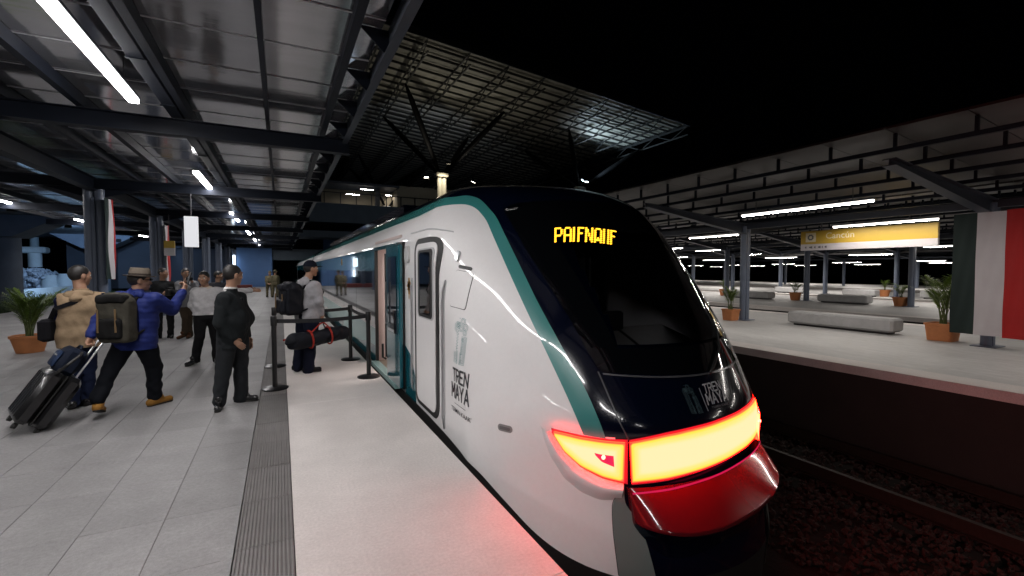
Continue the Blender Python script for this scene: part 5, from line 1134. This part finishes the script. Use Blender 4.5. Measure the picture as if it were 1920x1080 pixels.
# phone in the raised hand
ph=thing('phone',f1['base']+j1['hdR'],'dark phone held up by the person in the felt hat','phone')
c=j1['hdR']+(j1['hdR']-j1['wrR'])*.30; b=MB(); b.bbox(-.038,.038,-.005,.005,-.075,.075,.004); place(b,Vector(f1['base'])+Vector(c),ry,R(-15)).build('case',BLACKP,ph)
b=MB(); b.box(-.034,.034,.0051,.0056,-.070,.070); place(b,Vector(f1['base'])+Vector(c),ry,R(-15)).build('screen',mat('phone screen',(.01,.01,.012),.05),ph)
def backpack(f,label,m,m2,w,hh,dp,cz,lean=.0,name='backpack'):
    bd,sv,up=f['bd'],f['sv'],f['up']; c0=f['chest']*.55+f['waist']*.45+up*cz-bd*(.145+dp); MM=(sv,bd,up)
    t=thing(name,f['base']+np.array([c0[0],c0[1],c0[2]]),label,'backpack'); 
    def go(nm,pr,mm,hh_=.009,k=.025):
        pr=[(lambda q:(lambda X,Y,Z:q[0](X+c0[0],Y+c0[1],Z+c0[2]),q[1]-c0,q[2]-c0))(p) for p in pr]; return netmesh(nm,pr,hh_,mm,t,lambda F_,X,Y,Z:F_+folds(.004,11)(X,Y,Z),k)
    go('main_compartment',[rbx(c0,MM,(w,dp,hh),.055),cap(c0+up*(hh-.03)-sv*w*.5,c0+up*(hh-.03)+sv*w*.5,dp*.75)],m)
    go('pocket',[rbx(c0-bd*dp-up*hh*.35,MM,(w*.78,.045,hh*.45),.035)],m2); go('lid',[rbx(c0+up*hh*.92-bd*.02,MM,(w*.92,dp*1.02,.05),.04)],m2)
    for s in (-1,1):
        a=f['cs']+sv*s*.10; pts=[c0+up*hh*.7+sv*s*.10+bd*dp*.8,a+up*.075*1.2-bd*.04,a+up*.06+bd*.08,f['chest']+sv*s*.13+bd*.150,f['waist']+sv*s*.19+bd*.05,c0-up*hh*.75+sv*s*w*.9+bd*dp*.5]
        pts=[Vector(p)+Vector(f['base']) for p in pts]; MB().tube(pts,[.016,.02,.021,.02,.014,.012],8).build('strap',m2,t,smooth=True)
        b=MB(); pts=[Vector(c0+f['base']+sv*s*w*.55-bd*(dp+.045)+up*q) for q in (hh*.5,hh*.1,-hh*.5)]; b.tube(pts,.010,6).build('lash_strap',mat('webbing tan',(.16,.10,.045),.7),t)
    return t
backpack(f1,'olive grey and black backpack on the back of the person in the blue jacket',FAB('olive grey canvas',(.060,.056,.045)),FAB('black canvas',(.012,.012,.012)),.165,.25,.10,-.03)
# ---- 2 person in the beige vest
P2,j2,f2=person('vest',(.12,.99),(.70,.72),'person seen from behind in a beige vest over a navy jacket',0,('jacket',FAB('navy cloth',(.010,.013,.040))),FAB('blue denim',(.012,.018,.045)),(BSHOE,False),h=.009,bulk=1.0,topr=.010,vest=FAB('beige cotton',(.30,.215,.135)),hem=-.02)
netmesh('vest_collar',[cap(f2['cs']+f2['up']*.06-f2['bd']*.05-f2['sv']*.09,f2['cs']+f2['up']*.06-f2['bd']*.05+f2['sv']*.09,.05),cap(f2['cs']-f2['bd']*.10+f2['up']*.02,f2['cs']-f2['bd']*.03+f2['up']*.07,.06)],.009,_M['beige cotton'],P2,lambda f,X,Y,Z:f+folds(.006,4)(X,Y,Z))
sb_=thing('shoulder_bag',f2['base']+np.array([-.2,0,.9]),'black shoulder bag hanging at the left of the beige vest','bag')
bc=f2['waist']-f2['sv']*.27-f2['bd']*.02-f2['up']*.10+f2['base']; b=MB(); b.bbox(-.06,.06,-.14,.14,-.13,.13,.03); place(b,bc,math.atan2(f2['bd'][1],f2['bd'][0])-math.pi/2).build('bag_body',FAB('black nylon',(.010,.010,.012)),sb_)
q=[bc+f2['up']*.1,f2['base']+f2['chest']-f2['sv']*.17-f2['bd']*.15,f2['base']+f2['cs']-f2['bd']*.14+f2['sv']*.0-f2['up']*.02,f2['base']+f2['cs']-f2['bd']*.03+f2['sv']*.10+f2['up']*.085,f2['base']+f2['cs']+f2['bd']*.12+f2['sv']*.10]
b=MB()
for k in range(len(q)-1): b.beam(q[k],q[k+1],.045,.010,up=tuple(-f2['bd']))
b.build('strap',_M['black nylon'],sb_)
# ---- 3 dark jacket with the big camera
P3,j3,f3=person('camman',(.80,-.55),(.92,-.36),'person in a dark jacket holding a bulky black camera behind the blue sleeve',1,('jacket',FAB('black jersey',(.012,.013,.014))),FAB('charcoal trousers',(.016,.016,.017)),(BSHOE,False),h=.010,bulk=1.1,grip='LR')
def camera(f,j,label,sc=1.):
    c=(j['hdL']+j['hdR'])/2+f['base']+f['bd']*.05; t=thing('camera',c,label,'camera'); rz_=math.atan2(f['bd'][1],f['bd'][0])-math.pi/2
    b=MB(); b.bbox(-.085*sc,.085*sc,-.045*sc,.045*sc,-.06*sc,.06*sc,.015); b.bbox(-.035*sc,.035*sc,-.04*sc,.03*sc,.055*sc,.10*sc,.012); place(b,c,rz_).build('camera_body',BLACKP,t)
    b=MB(); b.lathe([(.001,0),(.045*sc,0),(.045*sc,.09*sc),(.052*sc,.10*sc),(.052*sc,.14*sc),(.04*sc,.14*sc),(.038*sc,.12*sc),(.001,.12*sc)],(0,0,0),18); b.v=[(x,z+.04*sc,y) for x,y,z in b.v]; place(b,c,rz_).build('lens',BLACKM,t,smooth=40); return t
camera(f3,j3,'bulky black camera in the hands of the dark jacketed person',1.25)
# ---- 4 photographer with brown trousers
P4,j4,f4=person('photog',(.45,-.89),(.45,-.89),'person in grey shirt and brown trousers raising a small camera to the face',1,('shirt',FAB('grey shirt',(.19,.19,.20))),FAB('brown trousers',(.055,.040,.028)),(BRSHOE,False),h=.010,grip='LR')
camera(f4,j4,'small dark camera raised by the person in brown trousers',.7)
hb=thing('shoulder_bag',f4['base'],'black bag at the hip of the person in brown trousers','bag'); b=MB(); b.bbox(-.11,.11,-.06,.06,-.11,.11,.03); place(b,f4['base']+f4['waist']-f4['sv']*.24-f4['up']*.12,.6).build('bag_body',_M['black nylon'],hb)
b=MB(); b.tube([f4['base']+f4['waist']-f4['sv']*.22-f4['up']*.02,f4['base']+f4['chest']-f4['sv']*.10+f4['bd']*.16,f4['base']+f4['cs']+f4['sv']*.10+f4['bd']*.06+f4['up']*.09,f4['base']+f4['cs']+f4['sv']*.08-f4['bd']*.12],.012,6).build('strap',_M['black nylon'],hb)
# ---- 5 pale sweater, arm stretched out
P5,j5,f5=person('sweater',(.10,-.99),(-.20,-.98),'person in a pale sweater and black trousers stretching one arm out to the side',1,('sweater',FAB('pale knit',(.46,.45,.46))),FAB('black trousers',(.008,.008,.009)),(BSHOE,False),h=.009,bulk=1.0,hem=.13)
netmesh('collar',[cap(f5['cs']+f5['up']*.055-f5['sv']*.05,f5['cs']+f5['up']*.055+f5['sv']*.05,.05)],.009,FAB('cream collar',(.5,.42,.33)),P5)
# ---- 6 dark suit
SUIT=FAB('charcoal suit cloth',(.014,.0165,.018),.75)
P6,j6,f6=person('suit',(.96,-.16),(.80,.60),'person in a charcoal suit with white collar turning towards the train',0,('jacket',SUIT),FAB('charcoal suit trousers',(.022,.024,.027),.75),(BSHOE,False),h=.008,bulk=1.10,hem=-.06,topr=.020,loose=.026)
WH=FAB('white shirt cotton',(.62,.61,.60))
netmesh('shirt_collar',[cap(j6['neck']-f6['up']*.02-f6['bd']*.01,j6['neck']+f6['up']*.025,.072,.066)],.008,WH,P6,lambda f,X,Y,Z:np.maximum(f,np.abs(Z-j6['neck'][2]-.005)-.03))
netmesh('shirt_front',[cap(f6['cs']+f6['bd']*.075-f6['up']*.02,f6['chest']+f6['bd']*.122-f6['up']*.16,.040,.020)],.008,WH,P6)
netmesh('tie',[cap(f6['cs']+f6['bd']*.108+f6['up']*.0,f6['chest']+f6['bd']*.138-f6['up']*.17,.018,.022)],.008,FAB('black tie',(.006,.006,.008),.4),P6)
# ---- 7 hooded traveller at the door with backpack and duffel
P7,j7,f7=person('hoodie',(.92,.38),(.95,.30),'person in a grey hoodie and dark cap waiting at the train door',1,('hoodie',FAB('grey fleece',(.30,.295,.31))),FAB('navy work trousers',(.008,.010,.022)),(FAB('black shoes',(.010,.010,.012),.5),False),h=.009,bulk=1.12,loose=.032,hem=.02,hair=(.012,.01,.009),grip='LR')
netmesh('hood',[cap(f7['cs']+f7['up']*.06-f7['bd']*.07-f7['sv']*.07,f7['cs']+f7['up']*.06-f7['bd']*.07+f7['sv']*.07,.06),cap(f7['cs']-f7['bd']*.12+f7['up']*.03,f7['cs']-f7['bd']*.05+f7['up']*.09,.065)],.009,_M['grey fleece'],P7,lambda f,X,Y,Z:f+folds(.007,4)(X,Y,Z))
cpm=FAB('dark cap cloth',(.008,.010,.018))
def capm(f,P_,m):
    H_=f['H']; hv=f['hv']; up=f['up']
    netmesh('cap',[ell(H_+up*.030-hv*.010,f['hm'],(.088,.108,.112))],.008,m,P_,lambda F_,X,Y,Z:np.maximum(F_,H_[2]+.036-Z))
    netmesh('cap_visor',[ell(H_+up*.038+hv*.115,f['hm'],(.068,.075,.009))],.006,m,P_)
capm(f7,P7,cpm)
NYL=FAB('black ripstop',(.010,.011,.015),.55)
bp=backpack(f7,'bulky black backpack on the back of the person in the grey hoodie',NYL,NYL,.17,.22,.13,-.04)
du=thing('duffel_bag',f7['base']+np.array([.1,-.2,.5]),'long black duffel bag with red straps held low by the hooded person','bag')
hd=j7['hdR']+f7['base']; ax=np.array([.93,.36,.10]);ax/=np.linalg.norm(ax); dc=hd-f7['up']*.26-ax*.06+f7['rt']*.02
RED=FAB('red webbing',(.33,.035,.025)); L=.52
o=netmesh('bag_body',[cap(dc-ax*L*.72-f7['base'],dc+ax*L*.75-f7['base'],.130,.115)],.010,NYL,du,lambda f,X,Y,Z:f+folds(.010,21,.6)(X,Y,Z)+.02*np.clip((dc[2]-Z)*2,0,.3)); o.location=Vector(f7['base'])-du.location
for q in (-.28,.30):
    b=MB(); ri=.137; pa=np.cross(ax,f7['up']);pa/=np.linalg.norm(pa); pb=np.cross(pa,ax)
    b.tube([Vector(dc+ax*L*q+pa*ri*math.cos(a)+pb*ri*math.sin(a)) for a in np.linspace(0,6.28,17)],.014,6).build('strap',RED,du)
for s in (-1,1):
    b=MB(); b.tube([Vector(p) for p in (dc-ax*L*.28+pa*s*.10+pb*.12,hd-f7['up']*.05+pa*s*.02-ax*.03,hd-f7['up']*.045+pa*s*.015+ax*.03,dc+ax*L*.30+pa*s*.10+pb*.12)],.011,6).build('handle',RED if s>0 else NYL,du)
b=MB(); b.tube([Vector(dc-ax*L*.95-pa*.09+pb*.05),Vector(dc-ax*L*.5-pa*.148+pb*.05),Vector(dc-ax*L*.1-pa*.154+pb*.0)],.016,6).build('piping',RED,du)
# ---- soldiers far down the platform and a head behind the suit
CAMO=mat('camouflage cloth',(.10,.085,.045),.85,var=.6,vs=9)
for key,bd_,lb in (('sol1',(.25,-.97),'person in camouflage uniform far down the platform, the left one of two'),('sol2',(.75,.65),'person in camouflage uniform far down the platform, the right one of two')):
    P_,j_,f_=person(key,bd_,bd_,lb,1,('jacket',CAMO),CAMO,(BSHOE,True),h=.013,bulk=1.1,fing=False,group='uniformed people far down the platform'); capm(f_,P_,CAMO)
person('behind',(.9,-.3),(.95,-.2),'person half hidden between the pale sweater and the charcoal suit',1,('jacket',FAB('dark cloth',(.02,.02,.024))),FAB('dark trousers',(.012,.012,.014)),(BSHOE,False),h=.011,fing=False)
# ================================================================ LUGGAGE
def frame(o,Lx,Wx,Nx):
    M_=Matrix.Identity(4)
    for i in range(3): M_[i][0]=Wx[i];M_[i][1]=Lx[i];M_[i][2]=Nx[i];M_[i][3]=o[i]
    return M_
hL=j1['hdL']+f1['base']; wh=np.array([-2.36,6.28,.04]); Lh=(hL-wh); Lh/=np.linalg.norm(Lh); hz=Lh*np.array([1,1,0]);hz/=np.linalg.norm(hz)
Wx=np.array([hz[1],-hz[0],0]); Wx=Wx*.93+hz*.0; Wx/=np.linalg.norm(Wx); Nx=np.cross(Wx,Lh)
MT=frame(wh,Lh,Wx,Nx)
sc_=thing('suitcase',wh,'black hard shell suitcase rolled at a tilt behind the striding person','suitcase')
def tb(mb,name,m,t,smooth=False): mb.v=[tuple(MT@Vector(v)) for v in mb.v]; return mb.build(name,m,t,smooth)
SHELL=mat('black polycarbonate',(.010,.010,.011),.28,bump=.0015,bs=60,coat=.3)
tb(MB().bbox(-.265,.265,.05,.585,.005,.15,.04),'front_shell',SHELL,sc_,40); tb(MB().bbox(-.265,.265,.05,.585,-.15,-.005,.04),'back_shell',SHELL,sc_,40); tb(MB().bbox(-.257,.257,.058,.577,-.006,.006,.003),'zip',RUB,sc_)
for x in (-.19,-.095,0,.095,.19): tb(MB().bbox(x-.012,x+.012,.10,.53,.147,.155,.003),'shell_rib',SHELL,sc_)
for x in (-.18,.18):
    for z in (-.09,.09):
        w=tb(MB().lathe([(.001,-.018),(.028,-.018),(.030,-.012),(.030,.012),(.028,.018),(.001,.018)],(0,0,0),14),'wheel',RUB,sc_); w.data.transform(Matrix.Translation(Vector(MT@Vector((x,.02,z)))-Vector(MT@Vector((0,0,0)))))
    tb(MB().tube([(x*.6,.56,-.09),(x*.6,1.02,-.09)],.010,8),'handle_tube',CHROME,sc_)
tb(MB().tube([(-.12,1.02,-.09),(.12,1.02,-.09)],.017,8),'handle_grip',RUB,sc_)
bg=thing('travel_bag',np.array(MT@Vector((0,.8,.05))),'small dark blue bag riding on top of the tilted suitcase','bag')
DKB=FAB('dark blue nylon',(.010,.014,.026),.6)
tb(MB().bbox(-.18,.18,.575,.85,-.06,.13,.04),'bag_body',DKB,bg,40); tb(MB().bbox(-.12,.12,.61,.78,.125,.16,.015),'pocket',FAB('navy panel',(.016,.03,.07),.5),bg,40); tb(MB().bbox(-.06,.06,.72,.735,.158,.163,.001),'pocket_label',mat('label grey',(.25,.25,.24)),bg)
tb(MB().tube([(.17,.62,.08),(.26,.58,.10),(.31,.68,.08),(.28,.80,.04),(.17,.83,.02)],.014,8),'strap',RUB,bg); tb(MB().tube([(-.08,.85,.03),(-.05,.885,.03),(.05,.885,.03),(.08,.85,.03)],.012,8),'bag_handle',DKB,bg)
